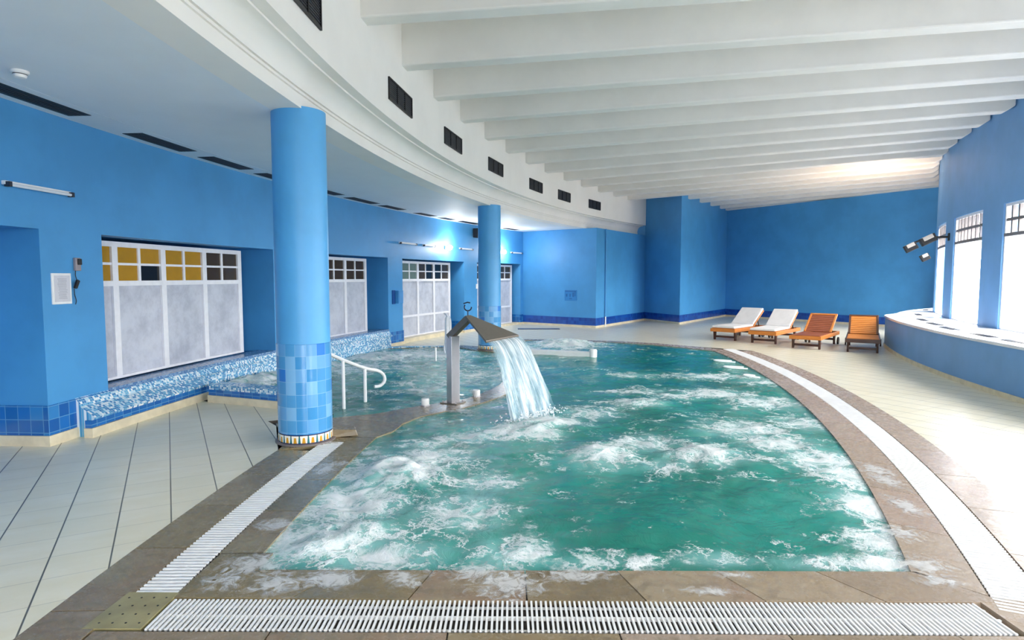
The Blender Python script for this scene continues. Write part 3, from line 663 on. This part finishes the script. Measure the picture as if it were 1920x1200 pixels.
def ledge(z0, z1, e, mb):
    T = along(-14, 27.5, 1.0) + [28.4, 29.1, 30.2, 32, 34.3, 37, 40.0]; RR = []
    for t_ in T: RR.append(22.86 if t_ <= 27.5 else {28.4: 22.80, 29.1: 22.66, 30.2: 22.55, 32: 22.47, 34.3: 22.33, 37: 22.08, 40.0: 21.80}[t_])
    L = 0
    for i in range(len(T) - 1):
        A0, A1 = pol(RR[i] + e, T[i]), pol(RR[i + 1] + e, T[i + 1]); B0, B1 = pol(R_RIGHT - .02, T[i]), pol(R_RIGHT - .02, T[i + 1]); dl = math.dist(A0, A1)
        for z in (z0, z1): mb.face([(A0[0], A0[1], z), (A1[0], A1[1], z), (B1[0], B1[1], z), (B0[0], B0[1], z)], [(L, 0), (L + dl, 0), (L + dl, 1), (L, 1)])
        mb.face([(A0[0], A0[1], z0), (A1[0], A1[1], z0), (A1[0], A1[1], z1), (A0[0], A0[1], z1)], [(L, z0), (L + dl, z0), (L + dl, z1), (L, z1)]); L += dl
mb = MB(); ledge(0, .68, 0, mb); struct(mb, 'wall_ledge', M['blueright'], 'low curved blue parapet below the right windows', 'wall')
mb = MB(); ledge(.68, .72, .025, mb); struct(mb, 'trim_15', plain('white_ledge_top', (226, 230, 238), .2), 'glossy white top of the curved parapet', 'ledge')
mb = MB(); ledge(0, .07, .02, mb); struct(mb, 'baseboard_right', M['skirt'], 'beige skirting along the curved parapet', 'skirting')
LV = [(1736, 581), (1722, 590), (1730, 600), (1752, 607.5), (1780, 616), (1843, 629), (1909, 641.5)]
LN = ['furthest dark slot vent in the white window ledge', 'slot vent in the ledge second from the far end', 'small dark slot vent just right of the ledge tip', 'dark slot vent in the ledge below the far window', 'dark slot vent in the ledge below the second window', 'dark slot vent in the ledge between the two near windows', 'dark slot vent in the ledge at the right edge of the photo']
for (px, py), lb in zip(LV, LN):
    x, y = ground(px, py, .72); th = math.degrees(math.atan2(y - CY, CX - x)); R = math.hypot(x - CX, y - CY)
    root = thing('ledge_vent', (x, y, .72), lb, 'vent', 'slot vents in the window ledge', rz=rad(90 - th))
    mb = MB(); mb.box((0, 0, .003), (.62, .13, .006)); mb.build('vent_opening', M['black'], root)
    mb = MB()
    for q in (-.035, 0, .035): mb.box((0, q, .008), (.60, .012, .006))
    mb.build('slat', M['slat'], root)

# ------------------------------------------------------------ vents
FV = [(2.2, 'partly cut dark vent at the top edge of the fascia'), (7.87, 'largest fully visible dark vent in the white fascia'), (12.47, 'second full fascia vent, right of the largest'), (17.17, 'fascia vent above the middle of the curve'),
      (22.3, 'fascia vent right of the middle, third from the far end'), (26.23, 'fascia vent second from the far end'), (30.65, 'far end vent of the fascia')]
for th, lb in FV:
    th0 = 2.35 if th == 2.2 else th
    root = thing('air_vent', pol(R_UP, th0, 3.86), lb, 'vent', 'dark vents in the curved fascia', rz=rad(90 - th0))
    # local x runs along the wall, local y points away from the room
    mb = MB(); mb.box((0, .005, 0), (.90, .03, .25)); mb.build('vent_box', M['black'], root)
    mb = MB()
    for x, w, z, h in ((0, .92, .122, .02), (0, .92, -.122, .02), (-.452, .02, 0, .26), (.452, .02, 0, .26), (-.15, .02, 0, .24), (.15, .02, 0, .24)): mb.box((x, -.014, z), (w, .02, h))
    mb.build('vent_frame', M['black'], root)
    mb = MB()
    for k in range(9): mb.box((0, -.010, -.1 + k * .025), (.88, .012, .006))
    mb.build('slat', M['slat'], root)
CV = [(.4, 3.9), (5.15, 6.8), (7.4, 9.0), (9.6, 11.2), (12.2, 13.85), (14.47, 16.3), (16.85, 18.4), (19.65, 21.1), (21.85, 23.0), (23.6, 25.5), (26.2, 27.6), (28.3, 29.8)]
CN = ['longest dark slot vent, cut by the left edge of the photo', 'dark slot vent above the first left window', 'dark ceiling slot vent left of the near column', 'dark ceiling slot vent half hidden by the left side of the near column',
      'dark ceiling slot vent emerging at the right of the near column', 'first whole ceiling slot vent right of the near column', 'second whole ceiling slot vent right of the near column', 'small ceiling slot vent above the wall lamps',
      'small ceiling slot vent between the wall lamps and the far column', 'ceiling slot vent touching the left of the far column', 'ceiling slot vent just right of the far column', 'furthest ceiling slot vent near the blue block']
for (a_, b_), lb in zip(CV, CN):
    m = (a_ + b_) / 2; root = thing('ceiling_vent', pol(33.22, m, Z_LOW), lb, 'vent', 'slot vents in the low ceiling'); o = root.location
    mb = MB(); mb.sector(33.11, 33.34, a_, b_, Z_LOW - .004, Z_LOW + .02, .8); mb.v = [(x - o.x, y - o.y, z - o.z) for x, y, z in mb.v]; mb.build('vent_opening', M['black'], root)
    mb = MB()
    for R in (33.16, 33.20, 33.24, 33.28): mb.sector(R, R + .008, a_ + .05, b_ - .05, Z_LOW - .010, Z_LOW - .003, .8)
    mb.v = [(x - o.x, y - o.y, z - o.z) for x, y, z in mb.v]; mb.build('slat', M['slat'], root)
x, y = ground(37, 133, Z_LOW)
root = thing('smoke_detector', (x, y, Z_LOW), 'round white smoke detector on the low ceiling at upper left', 'smoke detector')
mb = MB(); mb.lathe([(.06, 0), (.06, -.015), (.055, -.02)], n=28); mb.build('base', M['whitepl'], root, True)
mb = MB(); mb.lathe([(.045, -.02), (.045, -.035), (.038, -.05), (.02, -.055)], n=28); mb.build('sensor_head', M['whitepl'], root, True)
mb = MB(); mb.lathe([(.0462, -.024), (.0462, -.030)], n=28, tops=False); mb.build('slot', M['slat'], root)

# ------------------------------------------------------------ columns
def column(x, y, h, label):
    root = thing('column', (x, y, 0), label, 'column', 'round blue columns'); r = .256
    mb = MB(); mb.lathe([(r - .006, .93), (r - .006, h)], n=64, tops=False); mb.build('shaft', M['bluecol'], root, True)
    mb = MB(); mb.lathe([(r, .10), (r, .965), (r - .006, .97)], n=64, tops=False); mb.build('tiled_base', M['coltile'], root, True)
    mb = MB(); mb.lathe([(r + .001, .015), (r + .001, .105), (r, .106)], n=64, tops=False); mb.build('border_band', M['border'], root, True)
    mb = MB(); mb.lathe([(r + .03, .001), (r + .03, .012), (r, .018)], n=64); mb.build('foot_ring', M['ring'], root, True)
    return root
t = NT('patterned_tile_border'); p = t.uv(); s = t.n('ShaderNodeSeparateXYZ', i_0=p)
u = t.math('FRACT', t.math('DIVIDE', s.outputs[0], .0823 * 1.0)); v = t.math('DIVIDE', t.math('SUBTRACT', s.outputs[1], .015), .09)
d1 = t.math('ABSOLUTE', t.math('SUBTRACT', u, .5))
half = t.math('ADD', .08, t.math('MULTIPLY', t.math('SUBTRACT', 1.0, v), .14))
yel = t.math('MULTIPLY', t.math('LESS_THAN', d1, half), t.math('LESS_THAN', v, .7))
nav = t.math('GREATER_THAN', d1, t.math('SUBTRACT', .5, t.math('MULTIPLY', half, .7)))
c = t.mix(yel, lin((240, 236, 224)), lin((206, 150, 40))); c = t.mix(nav, c, lin((40, 110, 120)))
edge = t.math('GREATER_THAN', t.math('ABSOLUTE', t.math('SUBTRACT', v, .5)), .39)
M['border'] = t.set(t.mix(edge, c, lin((22, 26, 78))), .2)
M['ring'] = plain('grey_foot_ring', (120, 112, 112), .4)
column(-2.04, 5.98, Z_LOW + .02, 'thick blue column standing nearest, with patchwork blue tiles round its foot')
column(-.50, 13.62, Z_LOW + .02, 'smaller looking blue column far behind the steel water spout')
root = thing('stone_block', (-1.72, 6.12, 0), 'small stone step wedged behind the foot of the near column', 'stone block')
mb = MB(); mb.hexa([(-.14, -.12, 0), (.16, .0, 0), (.10, .16, 0), (-.14, .14, 0)], [(-.14, -.12, .09), (.14, .0, .06), (.09, .15, .06), (-.14, .14, .09)]); mb.build('block', M['stone'], root, bevel=.006)

# ------------------------------------------------------------ water spout
root = thing('water_spout', (-.75, 7.75, 0), 'bent stainless steel water spout on the stone divider', 'water spout')
o = Vector((-.75, 7.75, 0)); dirv = Vector((.89, -.45)); sid = Vector((.45, .89))
def L3(p): return (p[0] - o.x, p[1] - o.y, p[2])
pd, ps = Vector((.6, -.8)), Vector((.8, .6)); mb = MB(); q = [o.xy + pd * a + ps * b for a, b in ((-.062, -.062), (.062, -.062), (.062, .062), (-.062, .062))]
mb.prism([L3((*p, 0))[:2] for p in q], 0, .86); mb.build('post', M['steel'], root, bevel=.006)
mb = MB(); q = [o.xy + dirv * a + sid * b for a, b in ((-.13, -.11), (.12, -.11), (.12, .11), (-.13, .11))]
mb.prism([L3((*p, 0))[:2] for p in q], 0, .012); mb.build('base_plate', M['steeldark'], root)
for a, b in ((-.10, -.085), (.09, -.085), (.09, .085), (-.10, .085)):
    mb = MB(); p = o.xy + dirv * a + sid * b; mb.lathe([(.012, .012), (.012, .03), (.006, .036)], (p.x - o.x, p.y - o.y, 0), 10); mb.build('bolt', M['steel'], root)
apex = Vector((-.555, 7.70, 1.125)); pt0 = o.xy - dirv * .065
A, B = Vector((-.305, 7.13, .862)), Vector((.085, 7.87, .862)); th_ = .028
def slab3(P, up, name, mat):
    mb = MB(); n = len(P); top = [Vector(p) for p in P]; bot = [p - Vector(up) for p in top]
    mb.face([L3(p) for p in top]); mb.face([L3(p) for p in bot][::-1])
    for i in range(n): j = (i + 1) % n; mb.face([L3(top[i]), L3(top[j]), L3(bot[j]), L3(bot[i])])
    return mb.build(name, mat, root, bevel=.003)
s6 = sid * .062
slab3([(pt0.x - s6.x, pt0.y - s6.y, .875), (apex.x - s6.x, apex.y - s6.y, apex.z), (apex.x + s6.x, apex.y + s6.y, apex.z), (pt0.x + s6.x, pt0.y + s6.y, .875)], (-.045, .02, .055), 'riser_arm', M['steeldark'])
slab3([(apex.x - s6.x, apex.y - s6.y, apex.z), tuple(A), tuple(B), (apex.x + s6.x, apex.y + s6.y, apex.z)], (0, 0, .03), 'fan_hood', M['steeldark'])
mb = MB(); mb.tube([L3(A + Vector((0, 0, -.02))), L3(B + Vector((0, 0, -.02)))], .010, 8); mb.build('lip', M['steeldark'], root)
mb = MB(); mb.tube([L3((apex.x - .0, apex.y, apex.z - .01)), L3((apex.x, apex.y, apex.z + .055))], .007, 8)
cc = apex + Vector((.0, 0, .10)); mb.tube([L3((cc.x + .045 * math.cos(a_), cc.y + .008, cc.z + .045 * math.sin(a_))) for a_ in [rad(v) for v in range(140, 371, 15)] + []][::-1] , .008, 8)
mb.tube([L3((cc.x - .055, cc.y, cc.z + .045)), L3((cc.x - .005, cc.y, cc.z + .062)), L3((cc.x + .03, cc.y, cc.z + .055))], .008, 8)
mb.build('curled_handle', plain('dark_iron', (44, 44, 62), .4, .5), root, True)

# falling sheet of water, hollow between front and back skin
mb = MB(); nu, nv = 40, 46; A2, B2 = Vector((.00, 6.62, -.02)), Vector((.50, 7.26, -.02)); grid = {}
for side in (0, 1):
    for i in range(nu + 1):
        for j in range(nv + 1):
            u, v = i / nu, j / nv; top = A + (B - A) * (.03 + .94 * u); bot = A2 + (B2 - A2) * u
            k = v ** .62; x = top.x + (bot.x - top.x) * k; y = top.y + (bot.y - top.y) * k; z = .845 - .865 * v
            w = noise.fractal(Vector((u * 9, v * 1.8, 4 + side)), .8, 2.1, 4) * (.010 + .045 * v)
            w += .02 * v * math.sin(u * 17 + 1.3)
            grid[i, j] = (x + w * .6 + side * .02, y - w - side * .012, z)
    for i in range(nu):
        for j in range(nv): mb.face([grid[i, j], grid[i + 1, j], grid[i + 1, j + 1], grid[i, j + 1]], [(i / nu, j / nv), ((i + 1) / nu, j / nv), ((i + 1) / nu, (j + 1) / nv), (i / nu, (j + 1) / nv)])
tag(mb.build('waterfall', M['fall'], smooth=True), 'sheet of water falling from the steel spout into the pool', 'waterfall', kind='stuff')
mb = MB()      # splash where it lands
for k in range(420):
    u = random.random(); p = A2 + (B2 - A2) * u; r = random.gauss(0, 1); x = p.x + random.gauss(0, .10) ; y = p.y + random.gauss(0, .09); z = abs(random.gauss(0, .035)); s_ = random.uniform(.004, .013)
    mb.lathe([(.0001, -s_), (s_, 0), (.0001, s_)], (x, y, z + .005), 5, False)
tag(mb.build('splash', M['foam'], smooth=True), 'white splash where the falling sheet meets the pool', 'splash', kind='stuff')

# white caps on the divider
for (x, y), lb in (((-1.085, 7.58), 'white plastic cap on the divider left of the steel spout'), ((-.48, 8.17), 'white plastic cap on the divider right of the steel spout')):
    root = thing('nozzle_cap', (x, y, 0), lb, 'cap', 'white caps on the divider')
    mb = MB(); mb.lathe([(.045, 0), (.05, .01), (.052, .075), (.047, .09), (.02, .093)], n=24); mb.build('cap_body', M['whitepl'], root, True)
    mb = MB(); mb.lathe([(.062, 0), (.062, .008), (.05, .012)], n=24); mb.build('collar', M['steel'], root, True)

# ------------------------------------------------------------ handrails
def spline(P, n=8):
    out = []; Q = [P[0]] + list(P) + [P[-1]]
    for i in range(1, len(Q) - 2):
        p0, p1, p2_, p3 = (Vector(q) for q in Q[i - 1:i + 3])
        for k in range(n):
            t_ = k / n; out.append(.5 * ((2 * p1) + (p2_ - p0) * t_ + (2 * p0 - 5 * p1 + 4 * p2_ - p3) * t_ ** 2 + (3 * p1 - p0 - 3 * p2_ + p3) * t_ ** 3))
    return out + [Vector(Q[-1])]
def at_depth(px, py, Y):
    x = (px - 960) / F; y = -(py - 600) / F; c, s = math.cos(PITCH), math.sin(PITCH); k = Y / (c + y * s)
    return (x * k, Y, EYE + (-s + y * c) * k)
root = thing('pool_handrail', (-2.08, 7.5, 0), 'white curved handrail entering the side pool beside the near column', 'handrail'); o = root.location
def loc(P): return [tuple(Vector(p) - o) for p in P]
R1 = [at_depth(606, 658, 7.1), at_depth(643, 675, 7.5), at_depth(684, 690, 7.9), at_depth(708, 695, 8.1), at_depth(719, 703, 8.2), at_depth(721, 714, 8.22), at_depth(713, 723, 8.2), at_depth(702, 725, 8.15)]
mb = MB(); mb.tube(loc(spline(R1)), .022, 14); mb.build('top_rail', M['rail'], root, True)
for px, py, Y in ((643, 676, 7.5), (684, 691, 7.9)):
    p = at_depth(px, py, Y); mb = MB(); mb.tube(loc([p, (p[0], p[1], -.35)]), .022, 14); mb.build('post', M['rail'], root, True)
p0 = at_depth(606, 658, 7.1); mb = MB(); mb.tube(loc([p0, (p0[0], p0[1], .0)]), .022, 14); mb.build('post', M['rail'], root, True)
root = thing('pool_handrail', (-1.45, 13.9, 0), 'distant white looped handrail behind the steel spout', 'handrail'); o = root.location
mb = MB(); mb.tube(loc(spline([at_depth(841, 652, 13.9), at_depth(843, 610, 13.9), at_depth(841, 596, 13.85), at_depth(838, 600, 13.7), at_depth(838, 625, 13.4), at_depth(838, 650, 13.0), at_depth(843, 672, 12.6), at_depth(846, 682, 12.4)])), .045, 12); mb.build('rail_loop', M['rail'], root, True)
mb = MB(); mb.tube(loc(spline([at_depth(833, 588, 14.15), at_depth(838, 596, 13.9), at_depth(835, 640, 13.6), at_depth(833, 655, 13.3), at_depth(838, 676, 12.7)])), .018, 12); mb.build('rail_loop', M['rail'], root, True)
root = thing('pool_post', (*ground(817, 677)[:2], 0), 'thin white post at the far left of the distant handrail', 'post')
mb = MB(); mb.tube([(0, 0, -.2), (0, 0, .26)], .018, 12); mb.build('post', M['rail'], root, True)
# underwater massage rails breaking the surface at the right
for k, (px, py, L_) in enumerate(((1340, 676, .36), (1358, 688, .38), (1395, 704, .22))):
    x, y = ground(px, py, .02); dx = Vector((1.0, .05)).normalized(); lb = ['furthest of the white grab rails just under the pool surface at the right', 'middle white grab rail at the right pool edge', 'nearest white grab rail at the right pool edge'][k]
    root = thing('grab_rail', (x, y, 0), lb, 'grab rail', 'white grab rails at the right pool edge')
    mb = MB(); mb.tube([Vector(q) for q in spline([(L_, .10, .000), (.1, .11, .014), (0, .03, .018), (.08, -.07, .014), (L_, -.09, .000)])], .014, 10); mb.build('rail', M['rail'], root, True)

# white low wall of the bubbling seat at the far side
a, b = Vector(ground(985, 663)), Vector(ground(1112, 669))
root = thing('seat_wall', (*((a + b) / 2), 0), 'low white wall of the bubbling seat at the far side of the pool', 'seat wall')
dd = (b - a).normalized(); nn = Vector((-dd.y, dd.x)); c0 = (a + b) / 2; h = (b - a).length / 2
mb = MB(); mb.prism([tuple(-dd * h - nn * .05), tuple(dd * h - nn * .05), tuple(dd * h + nn * .09), tuple(-dd * h + nn * .09)], -.6, .10); mb.build('wall', M['whitepl'], root, bevel=.02)
mb = MB(); q = dd * h; mb.lathe([(.075, -.2), (.08, .13), (.06, .155), (.02, .16)], (q.x, q.y, 0), 20); mb.build('end_post', M['whitepl'], root, True)

# ------------------------------------------------------------ wall fittings on the left
def on_wall(px, py_z, R=R_WALL):
    """angle on the circle of radius R seen at photo column px"""
    k = (px - 960) / F / (math.cos(PITCH)); best = None
    for i in range(0, 3600):
        th = i * .01; x, y, _ = pol(R, th)
        if best is None or abs(x / y - k) < best[0]: best = (abs(x / y - k), th)
    return best[1]
def batten(th, length, lit, label):
    root = thing('wall_lamp' if lit else 'tube_lamp', pol(R_WALL, th, 2.41), label, 'lamp', 'lit wall lamps' if lit else 'unlit tube lamps on the left wall', rz=rad(90 - th))
    if lit:
        mb = MB(); mb.box((0, -.02, 0), (.30, .04, .10)); mb.build('housing', M['whitepl'], root, bevel=.008)
        mb = MB(); mb.lathe([(.001, .07), (.05, .055), (.075, .02), (.08, 0), (.075, -.02), (.05, -.055), (.001, -.07)], (0, -.09, 0), 20, False); mb.build('lamp_globe', M['lamp'], root, True)
        p = pol(R_WALL - .28, th, 2.42); d_ = bpy.data.lights.new('wall_lamp_light', 'POINT'); d_.energy = 26; d_.shadow_soft_size = .08; d_.color = (1, .98, .93)
        lo = bpy.data.objects.new('wall_lamp_light', d_); COL.objects.link(lo); lo.location = p
    else:
        mb = MB(); mb.box((0, -.02, .012), (length, .04, .035)); mb.build('housing', M['whitepl'], root, bevel=.005)
        mb = MB(); mb.tube([(-length / 2 + .03, -.058, -.005), (length / 2 - .03, -.058, -.005)], .014, 12); mb.build('tube', M['tubeoff'], root, True)
        for sgn in (-1, 1):
            mb = MB(); mb.box((sgn * (length / 2 - .018), -.05, -.002), (.03, .05, .045)); mb.build('end_cap', M['slat'], root)
    return root
batten(3.42, .74, False, 'long unlit tube lamp on the blue wall at the left edge'); batten(19.5, .80, False, 'unlit tube lamp furthest left of the two beside the lit lamp')
batten(21.34, .62, False, 'unlit tube lamp directly left of the brighter wall lamp'); batten(24.9, .72, False, 'thin unlit tube lamp between the bright lamp and the far column')
batten(30.35, .7, False, 'unlit tube lamp right of the far column'); batten(23.09, .3, True, 'glowing wall lamp left of the far column'); batten(28.75, .3, True, 'glowing wall lamp just right of the far column')

def wall_thing(name, th, z, label, cat, R=R_WALL): return thing(name, pol(R, th, z), label, cat, rz=rad(90 - th))
root = wall_thing('notice_board', 3.80, 1.49, 'framed white printed notice on the first blue pier', 'notice')
mb = MB(); mb.box((0, -.008, 0), (.235, .016, .30)); mb.build('frame', M['whitepl'], root, bevel=.004)
mb = MB(); mb.box((0, -.018, 0), (.19, .004, .255)); mb.build('paper', plain('printed_paper', (206, 206, 214), .5), root)
mb = MB()
for k in range(15): mb.box((random.uniform(-.006, .006), -.0205, .095 - k * .0135), (random.uniform(.09, .12), .001, .004))
mb.build('printed_lines', plain('grey_print', (150, 152, 164), .6), root)
root = wall_thing('wall_phone', 4.15, 1.73, 'small dark wall phone with dangling handset on the first pier', 'phone')
mb = MB(); mb.box((0, -.015, .0), (.07, .03, .13)); mb.build('cradle', plain('grey_plastic', (148, 140, 146), .4), root, bevel=.006)
mb = MB(); mb.box((.01, -.034, .025), (.045, .02, .06)); mb.build('dark_face', M['black'], root, bevel=.005)
mb = MB(); mb.hexa([(-.075, -.02, -.235), (-.045, -.02, -.245), (-.045, -.045, -.245), (-.075, -.045, -.235)], [(-.035, -.02, -.15), (-.002, -.02, -.165), (-.002, -.045, -.165), (-.035, -.045, -.15)]); mb.build('handset', M['black'], root, bevel=.006)
mb = MB(); mb.tube(spline([(-.03, -.02, -.06), (-.035, -.02, -.11), (-.02, -.02, -.155)]), .004, 6); mb.build('cord', M['black'], root); mb = MB(); mb.tube(spline([(-.06, -.02, -.24), (-.055, -.018, -.30), (-.035, -.015, -.36), (-.045, -.015, -.40)]), .004, 6); mb.build('cord', M['black'], root)
root = wall_thing('wall_speaker', 25.75, 2.89, 'black loudspeaker high on the wall left of the far column', 'speaker')
mb = MB(); mb.hexa([(-.11, -.20, -.14), (.11, -.20, -.14), (.09, -.03, -.12), (-.09, -.03, -.12)], [(-.11, -.24, .15), (.11, -.24, .15), (.09, -.03, .15), (-.09, -.03, .15)]); mb.build('cabinet', M['black'], root, bevel=.01)
mb = MB(); mb.box((0, -.02, .05), (.05, .05, .08)); mb.build('bracket', M['slat'], root)
root = wall_thing('control_box', 18.55, 1.14, 'blue electrical box on the pier beside the glazed door front', 'electrical box')
mb = MB(); mb.box((.06, -.05, 0), (.22, .10, .30)); mb.build('box', M['blue'], root, bevel=.006)
mb = MB(); mb.box((-.13, -.01, 0), (.13, .02, .32)); mb.build('side_plate', plain('deep_blue_plate', (18, 72, 140), .4), root)
mb = MB(); mb.box((.06, -.102, 0), (.18, .006, .26)); mb.build('box_door', plain('pale_blue_plate', (84, 150, 210), .4), root)
root = wall_thing('wall_switch', 26.05, 1.33, 'small white switch plate left of the far column', 'switch')
mb = MB(); mb.box((0, -.01, 0), (.11, .02, .14)); mb.build('plate', M['whitepl'], root, bevel=.004); mb = MB(); mb.box((0, -.023, 0), (.04, .008, .06)); mb.build('rocker', M['whitepl'], root)
# recessed panel and conduit on the blue block
def on_face(a, b, px, z):
    k = (px - 960) / F / math.cos(PITCH); ax, ay = a; dx, dy = b[0] - a[0], b[1] - a[1]; s_ = (k * ay - ax) / (dx - k * dy)
    return (ax + dx * s_, ay + dy * s_, z)
root = thing('wall_hatch', on_face(P0, P1, 1070, 1.02), 'faint blue hatch plate painted over on the blue block', 'hatch', rz=math.atan2(P1[1] - P0[1], P1[0] - P0[0]))
mb = MB(); mb.box((0, -.008, 0), (.46, .016, .34)); mb.build('plate', paint('hatch_blue', (44, 128, 196), .4), root, bevel=.006)
mb = MB()
for x, z, w, h in ((0, .13, .40, .03), (-.15, .0, .05, .09), (.10, .02, .05, .14), (.17, .05, .03, .16), (-.02, .0, .03, .10), (.0, -.11, .10, .03)): mb.box((x, -.018, z), (w, .008, h))
mb.build('plate_relief', plain('teal_relief', (24, 96, 160), .5), root)
p = on_face(P1, P2, 1133, 0); dx = (Vector(P2) - Vector(P1)).normalized(); off = Vector((dx.y, -dx.x)) * .04
root = thing('wall_conduit', (p[0] + off.x, p[1] + off.y, 0), 'thin vertical conduit on the side of the blue block', 'conduit')
mb = MB(); mb.tube([(0, 0, .32), (0, 0, Z_LOW)], .02, 10); mb.build('painted_pipe', M['blue'], root, True)
mb = MB(); mb.tube([(0, 0, 0), (0, 0, .33)], .024, 10); mb.build('pale_pipe_foot', M['whitepl'], root, True)
x, y = ground(1010, 617); root = thing('deck_drain', (x, y, 0), 'dark floor drain strip in the far deck behind the water spout', 'mat')
mb = MB(); mb.box((0, 0, .006), (1.3, .32, .012)); mb.build('strip', plain('dark_drain_strip', (78, 82, 92), .3), root, bevel=.004)  # plain strip standing for a floor drain grate
x, y = ground(1040, 643)

# ------------------------------------------------------------ floodlights on the right wall
root = thing('floodlight', pol(R_RIGHT, 26.1, 2.45), 'cluster of three black floodlights on the pier between the far windows', 'floodlight', rz=rad(-64)); rt = root
def box3(c, d, name, mat, tilt, yaw=0.0, parent=None):
    mb = MB(); mb.box((0, 0, 0), d); ob = mb.build(name, mat, parent or rt, bevel=.008); ob.location = c; ob.rotation_euler = (tilt, 0, yaw); return ob
for o_ in (rt,): o_.rotation_euler = (0, 0, math.atan2(pol(R_RIGHT + 1, 26.1)[1] - pol(R_RIGHT, 26.1)[1], pol(R_RIGHT + 1, 26.1)[0] - pol(R_RIGHT, 26.1)[0]))
# local +x points into the room
mb = MB(); mb.tube([(0, 0, .02), (.35, 0, .02), (.62, 0, -.08)], .022, 10); mb.box((.012, 0, .02), (.024, .12, .16)); mb.build('bracket', M['black'], root)
for (c, d) in (((.38, -.02, -.03), (.30, .24, .17)), ((.70, .02, -.19), (.24, .22, .16)), ((.46, .26, -.42), (.16, .18, .14))):
    hd = box3(c, d, 'lamp_head', M['black'], 0, 0); hd.rotation_euler = (0, rad(28), 0)
    mb = MB(); mb.box((0, 0, 0), (d[0] * .66, d[1] + .01, d[2] * .5)); lens = mb.build('reflector', plain('pale_reflector', (196, 188, 180), .3, .6), hd, bevel=.004); lens.location = (-.01, 0, d[2] * .27)
g = pol(R_RIGHT + .9, 27.5, 2.75)
area('floodlight_uplight', g, (g[0] + .3, g[1] + 2.0, 4.4), .3, .2, 25, (1, .72, .5), spread=rad(110))

# ------------------------------------------------------------ loungers
def lounger(name_label, frame, slatm, cushion):
    """local +x across, +y towards the headrest, foot end at y = 0"""
    root = thing('sun_lounger', (0, 0, 0), name_label, 'sun lounger', 'wooden sun loungers in front of the end wall'); Wd, Ls, Lb, H = .66, 1.14, .74, .30; ang = rad(32)
    for sx in (-1, 1):
        mb = MB(); mb.box((sx * (Wd / 2 - .02), .95, H - .045), (.035, 1.9, .085)); mb.build('side_rail', frame, root, bevel=.006)
        for y in (.14, 1.60):
            mb = MB(); x = sx * (Wd / 2 - .055)
            mb.hexa([(x - .02, y - .03, 0), (x + .02, y - .03, 0), (x + .02, y + .03, 0), (x - .02, y + .03, 0)], [(x - .02, y - .065, H - .03), (x + .02, y - .065, H - .03), (x + .02, y + .065, H - .03), (x - .02, y + .065, H - .03)])
            mb.build('leg', M['wood_dark'], root, bevel=.004)
    for y, z in ((.14, .085), (1.60, .12)): mb = MB(); mb.box((0, y, z), (Wd - .1, .03, .05)); mb.build('stretcher', M['wood_dark'], root, bevel=.004)
    for y in (.01, 1.885): mb = MB(); mb.box((0, y, H - .045), (Wd, .035, .082)); mb.build('end_rail', frame, root, bevel=.006)
    mb = MB(); n = 14
    for k in range(n): mb.box((0, .06 + k * (Ls - .08) / (n - 1), H), (Wd - .06, .062, .018))
    mb.build('seat_slats', slatm, root, bevel=.003)
    bk = bpy.data.objects.new('backrest', None)
    mb = MB(); n = 10
    for k in range(n): mb.box((0, .05 + k * (Lb - .09) / (n - 1), .0), (Wd - .14, .062, .018))
    bo = mb.build('backrest', slatm, root, bevel=.003); bo.location = (0, Ls, H + .01); bo.rotation_euler = (ang, 0, 0)
    mb = MB()
    for sx in (-1, 1): mb.box((sx * (Wd / 2 - .05), Lb / 2, 0), (.045, Lb, .04))
    mb.box((0, Lb - .02, 0), (Wd - .06, .05, .04)); fr = mb.build('backrest_frame', frame, bo, bevel=.005)
    py_, pz = Ls + .5 * math.cos(ang), H + .5 * math.sin(ang)
    for sx in (-1, 1): mb = MB(); mb.tube([(sx * .2, py_, pz), (sx * .2, py_ + .16, H - .05)], .014, 8); mb.build('prop_strut', M['wood_dark'], root)
    for sx in (-1, 1):
        mb = MB(); xx = sx * (Wd / 2 + .01); n = 20
        ring = [(xx, 1.62 + .085 * math.cos(2 * math.pi * k / n), .087 + .085 * math.sin(2 * math.pi * k / n)) for k in range(n)]; r2 = [(p[0] + .03 * sx, p[1], p[2]) for p in ring]
        mb.face(ring); mb.face(r2[::-1])
        for k in range(n): mb.face([ring[k], ring[(k + 1) % n], r2[(k + 1) % n], r2[k]])
        mb.build('wheel', M['black'], root)
    if cushion:
        mb = MB(); mb.box((0, Ls / 2, H + .04), (Wd - .05, Ls - .02, .055)); cs = mb.build('seat_cushion', M['cushion'], root, bevel=.022)
        mb = MB(); mb.box((0, Lb / 2 + .01, .055), (Wd - .06, Lb + .01, .055)); cb = mb.build('back_cushion', M['cushion'], root, bevel=.022); cb.location = (0, Ls, H + .012); cb.rotation_euler = (ang, 0, 0)
    return root
def place(root, x, y, deg):
    root.rotation_euler = (0, 0, -rad(deg)); root.location = (x - math.sin(rad(deg)) * .12, y - math.cos(rad(deg)) * .12, 0)
l1 = lounger('leftmost sun lounger with a white cushion, beside the wall corner', M['wood_orange'], M['wood_orange'], True); place(l1, 5.43, 15.6, 45)
l2 = copy_tree(l1); l2['label'] = 'second sun lounger with a white cushion, next to the bare reddish one'; place(l2, 6.1, 14.8, 41)
l3 = lounger('bare reddish brown slatted sun lounger, third from the left', M['wood_orange'], M['wood_red'], False); place(l3, 6.6, 13.7, 39)
l4 = lounger('bare orange teak sun lounger nearest the curved parapet', M['wood_dark'], M['wood_orange'], False); place(l4, 7.47, 13.0, 30)
mb = MB()
